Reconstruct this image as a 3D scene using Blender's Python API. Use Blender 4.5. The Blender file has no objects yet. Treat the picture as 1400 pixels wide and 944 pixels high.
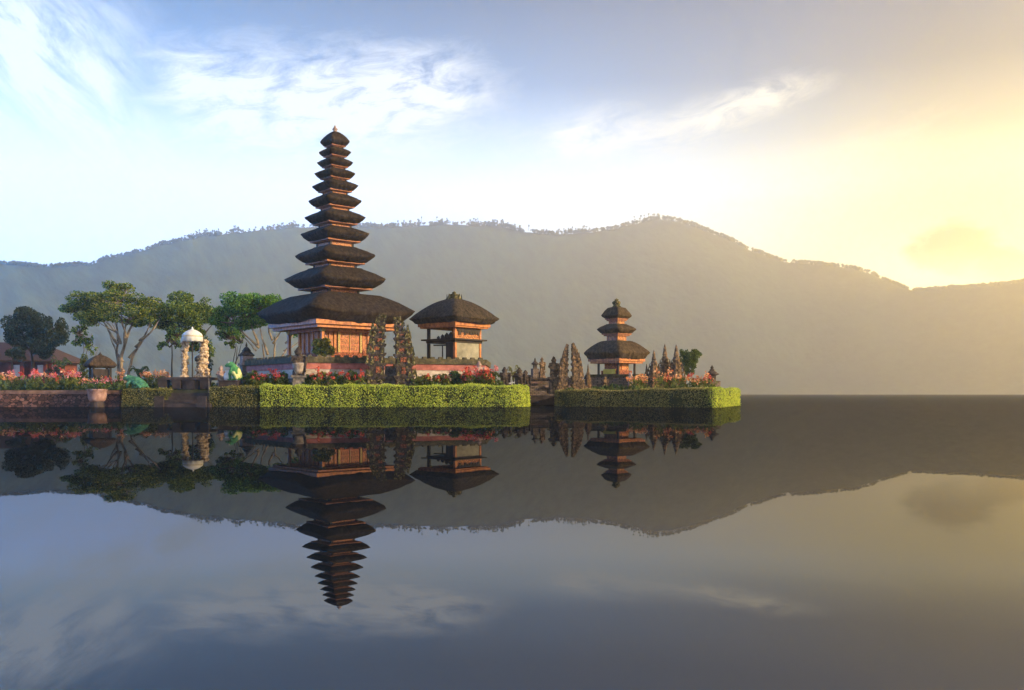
import bpy, math, random
import numpy as np
from mathutils import Vector, Matrix, noise as mnoise

R = math.radians
rng = np.random.default_rng(7)
random.seed(7)
S = bpy.context.scene
COL = S.collection

# ------------------------------------------------------------------ camera
F = 1300.0                    # focal length in pixels of the 1400 wide photograph
HZ = 539.0                    # row of the horizon there
CAMZ = 0.623                  # eye height above the water at the islands
cam = bpy.data.cameras.new('camera')
cam.sensor_width = 36.0
cam.lens = 36.0 * F / 1400.0
cam.shift_y = (HZ - 472.0) / 1400.0
cam.clip_start = 0.05
cam.clip_end = 9000.0
co = bpy.data.objects.new('camera', cam)
co.location = (0, 0, CAMZ)
co.rotation_euler = (R(90), 0, 0)
COL.objects.link(co)
S.camera = co

def P(px, py, Y):
    return Vector(((px - 700.0) / F * Y, Y, CAMZ + (HZ - py) / F * Y))
def X(px, Y): return (px - 700.0) / F * Y
def Zc(py, Y): return CAMZ + (HZ - py) / F * Y

S.view_settings.view_transform = 'Standard'
S.view_settings.look = 'None'
S.view_settings.gamma = 1.0
S.view_settings.exposure = 1.0
S.cycles.use_denoising = True
S.cycles.max_bounces = 8
S.cycles.volume_bounces = 2
S.cycles.transparent_max_bounces = 8
S.cycles.sample_clamp_indirect = 6.0

# ------------------------------------------------------------------ sun
SUN_AZ, SUN_EL = 110.0, 16.0          # clockwise from the view direction (+Y)
sd = Vector((math.sin(R(SUN_AZ)) * math.cos(R(SUN_EL)), math.cos(R(SUN_AZ)) * math.cos(R(SUN_EL)), math.sin(R(SUN_EL))))
sl = bpy.data.lights.new('sun', 'SUN')
sl.energy = 5.0
sl.angle = R(0.5)
sl.color = (1.0, 0.74, 0.42)
so = bpy.data.objects.new('sun', sl)
so.rotation_euler = (-sd).to_track_quat('-Z', 'Y').to_euler()
COL.objects.link(so)

# ------------------------------------------------------------------ sky
W = bpy.data.worlds.new('World')
S.world = W
W.use_nodes = True
nt = W.node_tree
nt.nodes.clear()
L = nt.links
def setin(sock, v):
    if isinstance(v, bpy.types.NodeSocket): L.new(v, sock)
    elif isinstance(v, tuple): sock.default_value = v if len(v) == len(sock.default_value) else (*v, 1.0)
    else: sock.default_value = v
def m(op, a, b=0.0, clamp=False):
    n = nt.nodes.new('ShaderNodeMath'); n.operation = op; n.use_clamp = clamp
    setin(n.inputs[0], a); setin(n.inputs[1], b)
    return n.outputs[0]
def mixc(f, a, b, mode='MIX'):
    n = nt.nodes.new('ShaderNodeMix'); n.data_type = 'RGBA'; n.blend_type = mode; n.clamp_factor = True
    setin(n.inputs[0], f); setin(n.inputs[6], a); setin(n.inputs[7], b)
    return n.outputs[2]
def ramp(f, stops):
    n = nt.nodes.new('ShaderNodeValToRGB'); cr = n.color_ramp
    while len(cr.elements) < len(stops): cr.elements.new(0.5)
    for e, (p, c) in zip(cr.elements, stops): e.position = p
    for e, (p, c) in zip(cr.elements, stops): e.color = (*c, 1)
    setin(n.inputs[0], f)
    return n.outputs[0]
tc = nt.nodes.new('ShaderNodeTexCoord')
sx = nt.nodes.new('ShaderNodeSeparateXYZ'); L.new(tc.outputs['Generated'], sx.inputs[0])
dx, dy, dz = sx.outputs
AZ = m('MULTIPLY', m('ARCTAN2', dx, dy), 57.29578)
EL = m('MULTIPLY', m('ARCTAN2', dz, m('SQRT', m('ADD', m('MULTIPLY', dx, dx), m('MULTIPLY', dy, dy)))), 57.29578)
def azel(px, py):
    q = px - 700.0
    return math.degrees(math.atan2(q, F)), math.degrees(math.atan2(HZ - py, math.hypot(F, q)))
def blob(px, py, rot, sa, se):
    a0, e0 = azel(px, py)
    da = m('SUBTRACT', AZ, a0); de = m('SUBTRACT', EL, e0)
    c, s = math.cos(R(rot)), math.sin(R(rot))
    u = m('DIVIDE', m('ADD', m('MULTIPLY', da, c), m('MULTIPLY', de, s)), sa)
    v = m('DIVIDE', m('SUBTRACT', m('MULTIPLY', de, c), m('MULTIPLY', da, s)), se)
    return m('POWER', 2.718, m('MULTIPLY', m('ADD', m('MULTIPLY', u, u), m('MULTIPLY', v, v)), -1.0))
E40 = m('DIVIDE', EL, 45.0, True)
k = 1 / 45.0
blue = ramp(E40, [(0, (.62, .80, 1.12)), (8.5*k, (.62, .80, 1.10)), (12.0*k, (.62, .75, .92)), (14.5*k, (.38, .52, .70)),
                  (18*k, (.075, .18, .37)), (22.5*k, (.010, .062, .17)), (32*k, (.018, .05, .15)), (1, (.02, .05, .15))])
warm = ramp(E40, [(0, (2.2, 1.2, .30)), (8.5*k, (1.05, .85, .46)), (12.0*k, (.56, .56, .44)), (14.5*k, (.20, .215, .19)),
                  (18*k, (.025, .06, .11)), (22.5*k, (.002, .045, .13)), (32*k, (.01, .04, .10)), (1, (.02, .05, .12))])
wf = m('DIVIDE', m('ADD', AZ, -3.0), 21.0, True)
behind = m('LESS_THAN', m('ABSOLUTE', AZ), 75.0)
wf = m('MULTIPLY', wf, behind)
wlow = m('MULTIPLY', m('DIVIDE', m('ADD', AZ, 2.0), 26.0, True), behind)
wf = m('MAXIMUM', m('MULTIPLY', wlow, m('MULTIPLY', m('SUBTRACT', 15.0, EL), .25, True)), m('MULTIPLY', wf, 1.0, True))
blue = mixc(m('MULTIPLY', m('DIVIDE', m('SUBTRACT', 6.0, AZ), 28.0, True), m('MULTIPLY', m('SUBTRACT', 14.0, EL), .25, True)), blue, (.62, .80, 1.4))
sky = mixc(wf, blue, warm)
# added strong blue patch, unseen beyond the left edge, to tint the haze
fill_blue = m('MULTIPLY', m('MULTIPLY', m('SUBTRACT', -30.0, AZ), .06, True), m('GREATER_THAN', AZ, -80.0))
sky = mixc(m('MULTIPLY', fill_blue, m('MULTIPLY', m('GREATER_THAN', EL, 0.0), m('LESS_THAN', EL, 20.0))), sky, (.02, 4.9, 15.5))
# high cirrus
def noisetex(scale, sx_, sy_, detail=9, dist=0.6, rot=0.0, rough=.6):
    cv = nt.nodes.new('ShaderNodeCombineXYZ')
    c, s = math.cos(R(rot)), math.sin(R(rot))
    L.new(m('MULTIPLY', m('ADD', m('MULTIPLY', AZ, c), m('MULTIPLY', EL, s)), sx_), cv.inputs[0])
    L.new(m('MULTIPLY', m('SUBTRACT', m('MULTIPLY', EL, c), m('MULTIPLY', AZ, s)), sy_), cv.inputs[1])
    n = nt.nodes.new('ShaderNodeTexNoise')
    n.inputs['Scale'].default_value = scale; n.inputs['Detail'].default_value = detail
    n.inputs['Distortion'].default_value = dist; n.inputs['Roughness'].default_value = rough
    L.new(cv.outputs[0], n.inputs['Vector'])
    return n.outputs[0]
nA = noisetex(1.0, .20, .56, rot=-40, dist=.45, rough=.70, detail=12)
nB = noisetex(1.0, .30, .90, rot=9, dist=.55, rough=.70, detail=12)
def cloud(blobs, nz, thr, gain):
    t = None
    for b, w in blobs:
        v = m('MULTIPLY', b, w); t = v if t is None else m('ADD', t, v)
    return m('MULTIPLY', m('SUBTRACT', m('MULTIPLY', t, m('ADD', m('MULTIPLY', nz, 4.2), -1.35)), thr), gain, True)
cA = cloud([(blob(110, 165, -42, 9.5, 3.0), 1.2), (blob(10, 40, -20, 5, 4.5), .95), (blob(215, 265, -38, 4, 1.3), .5), (blob(170, 70, -10, 4, 2.0), .4), (blob(40, 315, -30, 3, .8), .3)], nA, .06, .75)
cB = cloud([(blob(400, 155, 2, 7.5, 3.2), 1.2), (blob(560, 130, 8, 4.6, 2.1), 1.05), (blob(270, 110, -18, 3.5, 1.5), .6),
            (blob(800, 188, 12, 3.4, 1.3), 1.0), (blob(985, 160, 16, 4.6, 1.1), .95), (blob(1050, 128, 5, 2.6, .5), .5), (blob(1200, 190, 14, 6, 1.4), .3)], nB, .10, 1.15)
cmax = m('MAXIMUM', cA, cB)
ccol = mixc(wf, (.60, .63, .66), (.60, .55, .40))
sky = mixc(m('MULTIPLY', cmax, .92), sky, ccol)
# glow of the morning behind the right-hand hills
g1 = blob(1330, 310, 0, 9, 4.2)
g2 = blob(1270, 385, 0, 4.2, 2.6)
g3 = blob(1340, 350, 0, 15, 4.8)
sky = mixc(m('MULTIPLY', g3, .30), sky, (.75, .62, .28))
sky = mixc(m('MULTIPLY', g1, .8), sky, (.50, .44, .20))
# one solid cloud low over the right-hand ridge
nS = noisetex(1.0, .42, .95, dist=.5, rough=.62)
cs = m('ADD', m('MAXIMUM', blob(1305, 342, 0, 2.9, 1.8), m('MULTIPLY', blob(1365, 360, -8, 2.6, 1.3), .9)), m('MULTIPLY', m('SUBTRACT', nS, .5), .95))
cs = m('MULTIPLY', m('SUBTRACT', cs, .42), 3.2, True)
fade = m('MULTIPLY', m('SUBTRACT', EL, 5.2), .35, True)
sky = mixc(1.0, sky, mixc(g2, (0, 0, 0), (.35, .32, .22)), 'ADD')
sky = mixc(m('MULTIPLY', m('MULTIPLY', cs, fade), .9), sky, (.06, .04, .01))
fill_glow = m('ADD', m('POWER', m('DIVIDE', m('SUBTRACT', AZ, 48.5), 9.0), 2.0), m('POWER', m('DIVIDE', m('SUBTRACT', EL, 5.5), 3.8), 2.0))  # added glow, unseen beyond the right edge, gilds haze and warms right faces
sky = mixc(1.0, sky, mixc(m('POWER', 2.718, m('MULTIPLY', fill_glow, -1.0)), (0, 0, 0), (92.0, 56.0, 2.0)), 'ADD')
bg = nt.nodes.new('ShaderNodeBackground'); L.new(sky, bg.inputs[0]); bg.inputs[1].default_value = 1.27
st = nt.nodes.new('ShaderNodeTexSky'); st.sky_type = 'NISHITA'; st.sun_disc = False
st.sun_elevation = R(SUN_EL); st.sun_rotation = R(SUN_AZ)
bg2 = nt.nodes.new('ShaderNodeBackground'); L.new(st.outputs[0], bg2.inputs[0]); bg2.inputs[1].default_value = 0.05
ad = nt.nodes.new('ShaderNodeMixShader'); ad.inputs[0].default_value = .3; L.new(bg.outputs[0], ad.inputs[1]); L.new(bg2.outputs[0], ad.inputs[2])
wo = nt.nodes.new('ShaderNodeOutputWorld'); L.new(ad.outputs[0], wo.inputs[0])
W.cycles.sampling_method = 'MANUAL'
W.cycles.sample_map_resolution = 1024

# ------------------------------------------------------------------ materials
def mat(name, c1, c2=None, scale=4.0, stretch=(1, 1, 1), rough=.8, bump=0.0, bscale=None, c3=None, detail=6, island=0.0, transl=0.0, spec=.3, lo=.35, hi=.65, kind='noise', bdist=.03):
    M = bpy.data.materials.new(name); M.use_nodes = True
    n = M.node_tree; n.nodes.clear(); l = n.links
    out = n.nodes.new('ShaderNodeOutputMaterial')
    b = n.nodes.new('ShaderNodeBsdfPrincipled')
    b.inputs['Roughness'].default_value = rough
    b.inputs['Specular IOR Level'].default_value = spec
    tcn = n.nodes.new('ShaderNodeTexCoord')
    mp = n.nodes.new('ShaderNodeMapping'); mp.inputs['Scale'].default_value = stretch
    l.new(tcn.outputs['Object'], mp.inputs[0])
    nz = n.nodes.new('ShaderNodeTexNoise'); nz.inputs['Scale'].default_value = scale; nz.inputs['Detail'].default_value = detail
    nz.inputs['Roughness'].default_value = .65
    l.new(mp.outputs[0], nz.inputs['Vector'])
    col = None
    cr = n.nodes.new('ShaderNodeValToRGB')
    e = cr.color_ramp.elements
    e[0].position = lo; e[1].position = hi
    e[0].color = (*c1, 1); e[1].color = (*(c2 or c1), 1)
    if c3:
        x = e.new((lo + hi) / 2); x.color = (*c3, 1)
    src = nz.outputs[0]
    if kind == 'stones':
        vo = n.nodes.new('ShaderNodeTexVoronoi'); vo.feature = 'DISTANCE_TO_EDGE'; vo.inputs['Scale'].default_value = scale
        v2 = n.nodes.new('ShaderNodeTexVoronoi'); v2.inputs['Scale'].default_value = scale
        l.new(mp.outputs[0], vo.inputs['Vector']); l.new(mp.outputs[0], v2.inputs['Vector'])
        sp = n.nodes.new('ShaderNodeSeparateColor'); l.new(v2.outputs['Color'], sp.inputs[0])
        a = n.nodes.new('ShaderNodeMath'); a.operation = 'MULTIPLY_ADD'; a.inputs[1].default_value = .55; a.inputs[2].default_value = 0.0
        l.new(sp.outputs[0], a.inputs[0])
        a2 = n.nodes.new('ShaderNodeMath'); a2.operation = 'MULTIPLY_ADD'; a2.inputs[1].default_value = .5
        l.new(nz.outputs[0], a2.inputs[0]); l.new(a.outputs[0], a2.inputs[2])
        edge = n.nodes.new('ShaderNodeMapRange'); edge.inputs[1].default_value = .02; edge.inputs[2].default_value = .09
        l.new(vo.outputs['Distance'], edge.inputs[0])
        a3 = n.nodes.new('ShaderNodeMath'); a3.operation = 'MULTIPLY'
        l.new(a2.outputs[0], a3.inputs[0]); l.new(edge.outputs[0], a3.inputs[1])
        src = a3.outputs[0]
    if kind == 'brick':
        bk = n.nodes.new('ShaderNodeTexBrick'); bk.inputs['Scale'].default_value = 1.0
        bk.inputs['Brick Width'].default_value = .24; bk.inputs['Row Height'].default_value = .09; bk.inputs['Mortar Size'].default_value = .012
        bk.inputs['Color1'].default_value = (.35,)*3 + (1,); bk.inputs['Color2'].default_value = (.75,)*3 + (1,); bk.inputs['Mortar'].default_value = (0, 0, 0, 1)
        cx = n.nodes.new('ShaderNodeSeparateXYZ'); l.new(mp.outputs[0], cx.inputs[0])
        sm = n.nodes.new('ShaderNodeMath'); sm.operation = 'ADD'; l.new(cx.outputs[0], sm.inputs[0]); l.new(cx.outputs[1], sm.inputs[1])
        cb = n.nodes.new('ShaderNodeCombineXYZ'); l.new(sm.outputs[0], cb.inputs[0]); l.new(cx.outputs[2], cb.inputs[1])
        l.new(cb.outputs[0], bk.inputs['Vector'])
        a2 = n.nodes.new('ShaderNodeMath'); a2.operation = 'MULTIPLY'
        l.new(nz.outputs[0], a2.inputs[0]); l.new(bk.outputs['Color'], a2.inputs[1])
        a4 = n.nodes.new('ShaderNodeMath'); a4.operation = 'MULTIPLY'; a4.inputs[1].default_value = 1.9
        l.new(a2.outputs[0], a4.inputs[0]); src = a4.outputs[0]
    if island > 0:
        ge = n.nodes.new('ShaderNodeNewGeometry')
        a = n.nodes.new('ShaderNodeMath'); a.operation = 'MULTIPLY_ADD'; a.inputs[1].default_value = island
        l.new(ge.outputs['Random Per Island'], a.inputs[0])
        a2 = n.nodes.new('ShaderNodeMath'); a2.operation = 'MULTIPLY'; a2.inputs[1].default_value = 1 - island
        l.new(nz.outputs[0], a2.inputs[0]); l.new(a2.outputs[0], a.inputs[2]); src = a.outputs[0]
    l.new(src, cr.inputs[0]); col = cr.outputs[0]
    l.new(col, b.inputs['Base Color'])
    if bump > 0:
        bz = n.nodes.new('ShaderNodeTexNoise'); bz.inputs['Scale'].default_value = bscale or scale * 3; bz.inputs['Detail'].default_value = 5
        l.new(mp.outputs[0], bz.inputs['Vector'])
        bn = n.nodes.new('ShaderNodeBump'); bn.inputs['Strength'].default_value = bump; bn.inputs['Distance'].default_value = bdist
        l.new(src if kind in ('stones', 'brick') else bz.outputs[0], bn.inputs['Height']); l.new(bn.outputs[0], b.inputs['Normal'])
    if transl > 0:
        tr = n.nodes.new('ShaderNodeBsdfTranslucent'); l.new(col, tr.inputs[0])
        mx = n.nodes.new('ShaderNodeMixShader'); mx.inputs[0].default_value = transl
        l.new(b.outputs[0], mx.inputs[1]); l.new(tr.outputs[0], mx.inputs[2]); l.new(mx.outputs[0], out.inputs[0])
    else:
        l.new(b.outputs[0], out.inputs[0])
    return M

M = {}
M['thatch'] = mat('thatch', (.010, .0078, .006), (.056, .040, .029), 1.7, (4, 4, .9), .9, .7, 7, bdist=.06, spec=.12, lo=.38, hi=.66, detail=9)
M['thatch_brown'] = mat('thatch_brown', (.035, .024, .014), (.12, .082, .046), 1.7, (4, 4, .9), .9, 1.0, 7, bdist=.08, spec=.12, lo=.38, hi=.66, detail=9)
M['thatch_old'] = mat('thatch_old', (.022, .017, .012), (.10, .074, .05), 1.7, (4, 4, .9), .9, 1.0, 7, bdist=.08, spec=.12, lo=.38, hi=.66, detail=9)
M['orange_wood'] = mat('orange_wood', (.22, .062, .016), (.60, .215, .05), 6, (1, 1, .6), .55, .5, 22, spec=.4)
M['carved_wood'] = mat('carved_wood', (.05, .016, .008), (.62, .255, .06), 13, (1, 1, 1), .55, 1.0, 13, c3=(.31, .10, .026), spec=.4)
M['dark_wood'] = mat('dark_wood', (.014, .010, .008), (.05, .034, .024), 5, (1, 1, .3), .7, .4)
M['red_door'] = mat('red_door', (.30, .055, .015), (.62, .20, .05), 9, (1, 1, .7), .5, .8, 16, spec=.45)
M['beam'] = mat('beam', (.15, .05, .02), (.42, .16, .065), 8, (1, 1, 1), .6, .4, 30)
M['stone_dark'] = mat('stone_dark', (.022, .018, .016), (.13, .095, .07), 5, (1, 1, 1), .9, 1.0, 16, c3=(.055, .042, .034), spec=.2)
M['stone_moss'] = mat('stone_moss', (.025, .022, .013), (.34, .26, .12), 8, (1, 1, 1), .95, 1.0, 18, c3=(.06, .062, .026), spec=.1)
M['stone_grey'] = mat('stone_grey', (.06, .055, .05), (.24, .21, .18), 5, (1, 1, 1), .9, .9, 18, spec=.2)
M['stone_pink'] = mat('stone_pink', (.17, .11, .09), (.46, .33, .27), 5, (1, 1, 1), .85, .8, 18, spec=.2)
M['stone_ochre'] = mat('stone_ochre', (.15, .085, .04), (.70, .58, .42), 12, (1, 1, .8), .85, 1.0, 14, c3=(.46, .34, .21), spec=.2, lo=.38, hi=.66)
M['stone_brown'] = mat('stone_brown', (.028, .018, .012), (.36, .21, .10), 7, (1, 1, 1), .9, 1.0, 16, c3=(.13, .09, .055), spec=.15)
M['brick_red'] = mat('brick_red', (.04, .02, .014), (.46, .15, .07), 11, (1, 1, 1), .85, 1.0, 15, c3=(.18, .06, .035), spec=.2)
M['band_red'] = mat('band_red', (.20, .055, .045), (.48, .17, .14), 3, (1, 1, 1), .8, .4, 20, lo=.3, hi=.7)
M['band_white'] = mat('band_white', (.22, .17, .13), (.56, .48, .40), 2.4, (1, 1, 2.0), .85, .4, 20, lo=.3, hi=.65)
M['coping'] = mat('coping', (.035, .03, .02), (.14, .11, .06), 4, (1, 1, 1), .95, .9, 14, c3=(.065, .058, .03))
M['rubble'] = mat('rubble', (.014, .009, .008), (.24, .115, .075), 4.6, (1, 1, 1.35), .85, .8, kind='stones', lo=.05, hi=.75, c3=(.09, .044, .032))
M['wall_cap'] = mat('wall_cap', (.09, .05, .036), (.26, .15, .105), 3, (1, 1, 1), .85, .5, 18)
M['block'] = mat('block', (.016, .012, .012), (.065, .048, .044), 2.2, (1, 1, 1), .85, .6, 14)
M['masonry'] = mat('masonry', (.03, .024, .02), (.26, .19, .14), 6, (1, 1, 1), .9, .8, kind='brick', lo=.05, hi=.75)
M['render_grey'] = mat('render_grey', (.13, .125, .09), (.36, .33, .24), 1.6, (1, 1, 1), .85, .4, 20, lo=.3, hi=.7)
M['soil'] = mat('soil', (.025, .028, .012), (.07, .075, .03), 2, (1, 1, 1), .95, .6)
M['hill'] = mat('hill', (.008, .018, .012), (.045, .066, .040), .06, (1, 1, 1), .95, .6, .09, detail=8, spec=.05, bdist=4)
M['far_tree'] = mat('far_tree', (.014, .022, .012), (.045, .055, .025), .1, (1, 1, 1), .95, island=.6, lo=.2, hi=.8)
def leafmat(name, a, b, c=None, tr=.35, lo=.15, hi=.85, isl=.72, sc_=1.2):
    return mat(name, a, b, sc_, (1, 1, 1), .6, c3=c, island=isl, transl=tr, lo=lo, hi=hi, spec=.25, detail=3)
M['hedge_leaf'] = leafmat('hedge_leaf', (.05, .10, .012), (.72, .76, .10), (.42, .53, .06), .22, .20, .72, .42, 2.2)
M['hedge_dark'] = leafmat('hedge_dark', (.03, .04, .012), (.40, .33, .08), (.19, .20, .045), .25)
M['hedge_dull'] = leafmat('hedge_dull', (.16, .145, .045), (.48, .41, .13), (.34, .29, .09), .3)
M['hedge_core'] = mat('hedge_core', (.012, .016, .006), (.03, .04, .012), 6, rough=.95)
M['leaf_umbrella'] = leafmat('leaf_umbrella', (.015, .032, .014), (.46, .46, .055), (.10, .20, .028), .5)
M['leaf_dark'] = leafmat('leaf_dark', (.008, .018, .008), (.055, .075, .025), (.02, .036, .014), .25)
M['leaf_bright'] = leafmat('leaf_bright', (.012, .05, .012), (.26, .46, .06), (.07, .22, .034), .4)
M['leaf_olive'] = leafmat('leaf_olive', (.014, .03, .012), (.34, .40, .05), (.075, .165, .026), .4)
M['leaf_yellow'] = leafmat('leaf_yellow', (.06, .07, .015), (.36, .32, .06), (.17, .18, .03), .4)
M['leaf_garden'] = leafmat('leaf_garden', (.02, .045, .012), (.16, .22, .045), (.06, .10, .022), .4)
M['leaf_canna'] = leafmat('leaf_canna', (.04, .06, .015), (.30, .30, .06), (.12, .15, .03), .45)
M['petal_red'] = leafmat('petal_red', (.45, .03, .02), (.75, .16, .10), (.62, .07, .05), .4)
M['petal_coral'] = leafmat('petal_coral', (.68, .20, .06), (.90, .56, .28), (.80, .34, .14), .4)
M['petal_pink'] = leafmat('petal_pink', (.60, .10, .10), (.80, .38, .36), (.72, .2, .2), .4)
M['bark_pale'] = mat('bark_pale', (.10, .075, .05), (.36, .28, .19), 4, (1, 1, .4), .9, .6, 14)
M['bark_dark'] = mat('bark_dark', (.03, .022, .016), (.09, .065, .045), 4, (1, 1, .4), .9, .6, 14)
M['cloth_worn'] = mat('cloth_worn', (.16, .125, .10), (.42, .36, .30), 9, (1, 1, .5), .9, .4)
M['cloth_white'] = mat('cloth_white', (.62, .60, .54), (.82, .80, .74), 5, (1, 1, 1), .9, .2)
M['frog_green'] = mat('frog_green', (.02, .11, .04), (.10, .36, .12), 5, (1, 1, 1), .7, .5, 20, spec=.3)
M['frog_sunlit'] = mat('frog_sunlit', (.30, .36, .12), (.64, .64, .30), 5, (1, 1, 1), .7, .5, 20, spec=.3)  # sun on the green frog, given as a lighter yellow colour
M['frog_deep'] = mat('frog_deep', (.02, .10, .06), (.07, .24, .13), 5, (1, 1, 1), .7, .5, 20, spec=.3)
M['paint_white'] = mat('paint_white', (.55, .55, .54), (.78, .78, .76), 4, rough=.5)
M['paint_black'] = mat('paint_black', (.012, .012, .012), (.03, .03, .03), 4, rough=.4)
M['roof_tile'] = mat('roof_tile', (.022, .011, .008), (.075, .038, .025), 5, (3, 3, 1), .85, .7, 12)
M['red_paint'] = mat('red_paint', (.06, .010, .008), (.16, .028, .02), 3, rough=.6)
M['pot'] = mat('pot', (.22, .12, .10), (.44, .28, .23), 4, rough=.8, bump=.3)
M['gilt'] = mat('gilt', (.20, .12, .03), (.55, .40, .12), 14, rough=.5, bump=.8, bscale=18)
M['yellow_cloth'] = mat('yellow_cloth', (.55, .38, .05), (.75, .55, .10), 3, rough=.9)

# ------------------------------------------------------------------ mesh helpers
class MB:
    def __init__(s): s.v = []; s.f = []; s.n = 0
    def add(s, v, f):
        v = np.asarray(v, float)
        s.v.append(v); s.f.extend([tuple(i + s.n for i in q) for q in f]); s.n += len(v)
        return s
    def box(s, c, d, rz=0.0, taper=1.0):
        x, y, z = d[0] / 2, d[1] / 2, d[2] / 2
        v = np.array([[-x, -y, -z], [x, -y, -z], [x, y, -z], [-x, y, -z], [-x*taper, -y*taper, z], [x*taper, -y*taper, z], [x*taper, y*taper, z], [-x*taper, y*taper, z]])
        if rz:
            cc, ss = math.cos(rz), math.sin(rz)
            v = v @ np.array([[cc, ss, 0], [-ss, cc, 0], [0, 0, 1]])
        return s.add(v + np.array(c), [(3, 2, 1, 0), (4, 5, 6, 7), (0, 1, 5, 4), (1, 2, 6, 5), (2, 3, 7, 6), (3, 0, 4, 7)])
    def bbox(s, x0, x1, y0, y1, z0, z1):
        return s.box(((x0+x1)/2, (y0+y1)/2, (z0+z1)/2), (x1-x0, y1-y0, z1-z0))
    def rings(s, rings, cap0=True, cap1=True):
        n = len(rings[0]); k = len(rings)
        v = np.concatenate(rings); f = []
        for i in range(k - 1):
            for j in range(n):
                a, b = i*n + j, i*n + (j+1) % n
                f.append((a, b, b+n, a+n))
        if cap0: f.append(tuple(range(n-1, -1, -1)))
        if cap1: f.append(tuple((k-1)*n + j for j in range(n)))
        return s.add(v, f)
    def lathe(s, prof, c=(0, 0, 0), n=14, sq=0.0, jit=0.0, rot=0.0):
        a = np.linspace(0, 2*np.pi, n, endpoint=False) + rot
        rs = []
        for r, z in prof:
            rr = np.full(n, max(r, 1e-4))
            if sq: rr = rr / np.power(np.abs(np.cos(a))**sq + np.abs(np.sin(a))**sq, 1/sq)
            if jit: rr = rr * (1 + rng.uniform(-jit, jit, n))
            rs.append(np.stack([c[0] + rr*np.cos(a), c[1] + rr*np.sin(a), np.full(n, c[2] + z)], 1))
        return s.rings(rs)
    def tube(s, pts, rad, n=6):
        pts = [Vector(p) for p in pts]; rs = []
        for i, p in enumerate(pts):
            d = (pts[min(i+1, len(pts)-1)] - pts[max(i-1, 0)])
            if d.length < 1e-6: d = Vector((0, 0, 1))
            d.normalize()
            u = d.cross(Vector((.31, .95, .05))); u.normalize(); w = d.cross(u)
            r = rad[i] if hasattr(rad, '__len__') else rad
            rs.append(np.array([p + (u*math.cos(t) + w*math.sin(t)) * r for t in np.linspace(0, 2*math.pi, n, endpoint=False)]))
        return s.rings(rs)
    def ball(s, c, r, n=10, k=7, jit=0.0):
        r = np.array(r) if hasattr(r, '__len__') else np.array([r]*3)
        rs = []
        for i in range(1, k):
            t = math.pi * i / k - math.pi/2
            a = np.linspace(0, 2*np.pi, n, endpoint=False)
            q = np.stack([np.cos(a)*math.cos(t), np.sin(a)*math.cos(t), np.full(n, math.sin(t))], 1)
            if jit: q = q * (1 + rng.uniform(-jit, jit, (n, 1)))
            rs.append(q * r + np.array(c))
        return s.rings(rs)
    def leaves(s, c, d, ln, wd):
        """rhombic leaves: c centres (N,3), d directions (N,3), lengths, widths"""
        N = len(c)
        d = d / np.linalg.norm(d, axis=1, keepdims=True)
        ref = rng.normal(size=(N, 3)); w = np.cross(d, ref); w /= np.linalg.norm(w, axis=1, keepdims=True) + 1e-9
        nn = np.cross(d, w)
        ln = np.asarray(ln).reshape(-1, 1); wd = np.asarray(wd).reshape(-1, 1)
        v = np.stack([c - d*ln/2, c + w*wd/2 + nn*wd*.12, c + d*ln/2, c - w*wd/2 + nn*wd*.12], 1).reshape(-1, 3)
        base = np.arange(N) * 4
        return s.add(v, [(b, b+1, b+2, b+3) for b in base.tolist()])
    def build(s, name, m_, parent=None, smooth=False, loc=None):
        me = bpy.data.meshes.new(name)
        me.from_pydata(np.concatenate(s.v).tolist(), [], s.f)
        me.update()
        if smooth: me.polygons.foreach_set('use_smooth', [True]*len(me.polygons))
        me.materials.append(M[m_] if isinstance(m_, str) else m_)
        o = bpy.data.objects.new(name, me); COL.objects.link(o)
        if parent is not None: o.parent = parent
        if loc is not None: o.location = loc
        return o
def tag(o, label, cat, group=None):
    o['label'] = label; o['category'] = cat
    if group: o['group'] = group
    return o
def thing(name, label, cat, loc=(0, 0, 0), rz=0.0, group=None):
    o = bpy.data.objects.new(name, None); COL.objects.link(o)
    o.location = loc; o.rotation_euler = (0, 0, rz); o.empty_display_size = .2
    return tag(o, label, cat, group)
def struct(o, kind='structure'):
    o['kind'] = kind; return o
def copy_tree(o, parent=None):
    c = o.copy(); COL.objects.link(c)
    if parent is not None: c.parent = parent
    for ch in list(o.children): copy_tree(ch, c)
    return c
def sculpt(name, parts, voxel, m_, parent=None, jit=0.0):
    """one continuous skin over ellipsoids ('b',c,r) and capsules ('t',pts,radii)"""
    t = MB()
    for p in parts:
        if p[0] == 'b': t.ball(p[1], p[2], 14, 9)
        elif p[0] == 't':
            t.tube(p[1], p[2], 10)
            rr = p[2] if hasattr(p[2], '__len__') else [p[2]]*len(p[1])
            for q, r in zip(p[1], rr): t.ball(q, r, 10, 7)
        elif p[0] == 'x': t.box(p[1], p[2], *(p[3:]))
    o = t.build('tmp', m_)
    mo = o.modifiers.new('r', 'REMESH'); mo.mode = 'VOXEL'; mo.voxel_size = voxel; mo.use_smooth_shade = True
    sm = o.modifiers.new('s', 'SMOOTH'); sm.iterations = 3; sm.factor = .5
    dg = bpy.context.evaluated_depsgraph_get(); dg.update()
    me = bpy.data.meshes.new_from_object(o.evaluated_get(dg))
    bpy.data.objects.remove(o)
    me.name = name
    if jit:
        for v in me.vertices:
            n_ = mnoise.noise(v.co * 9.0) * jit
            v.co += v.normal * n_
    q = bpy.data.objects.new(name, me); COL.objects.link(q)
    if not me.materials: me.materials.append(M[m_])
    if parent is not None: q.parent = parent
    return q

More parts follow.
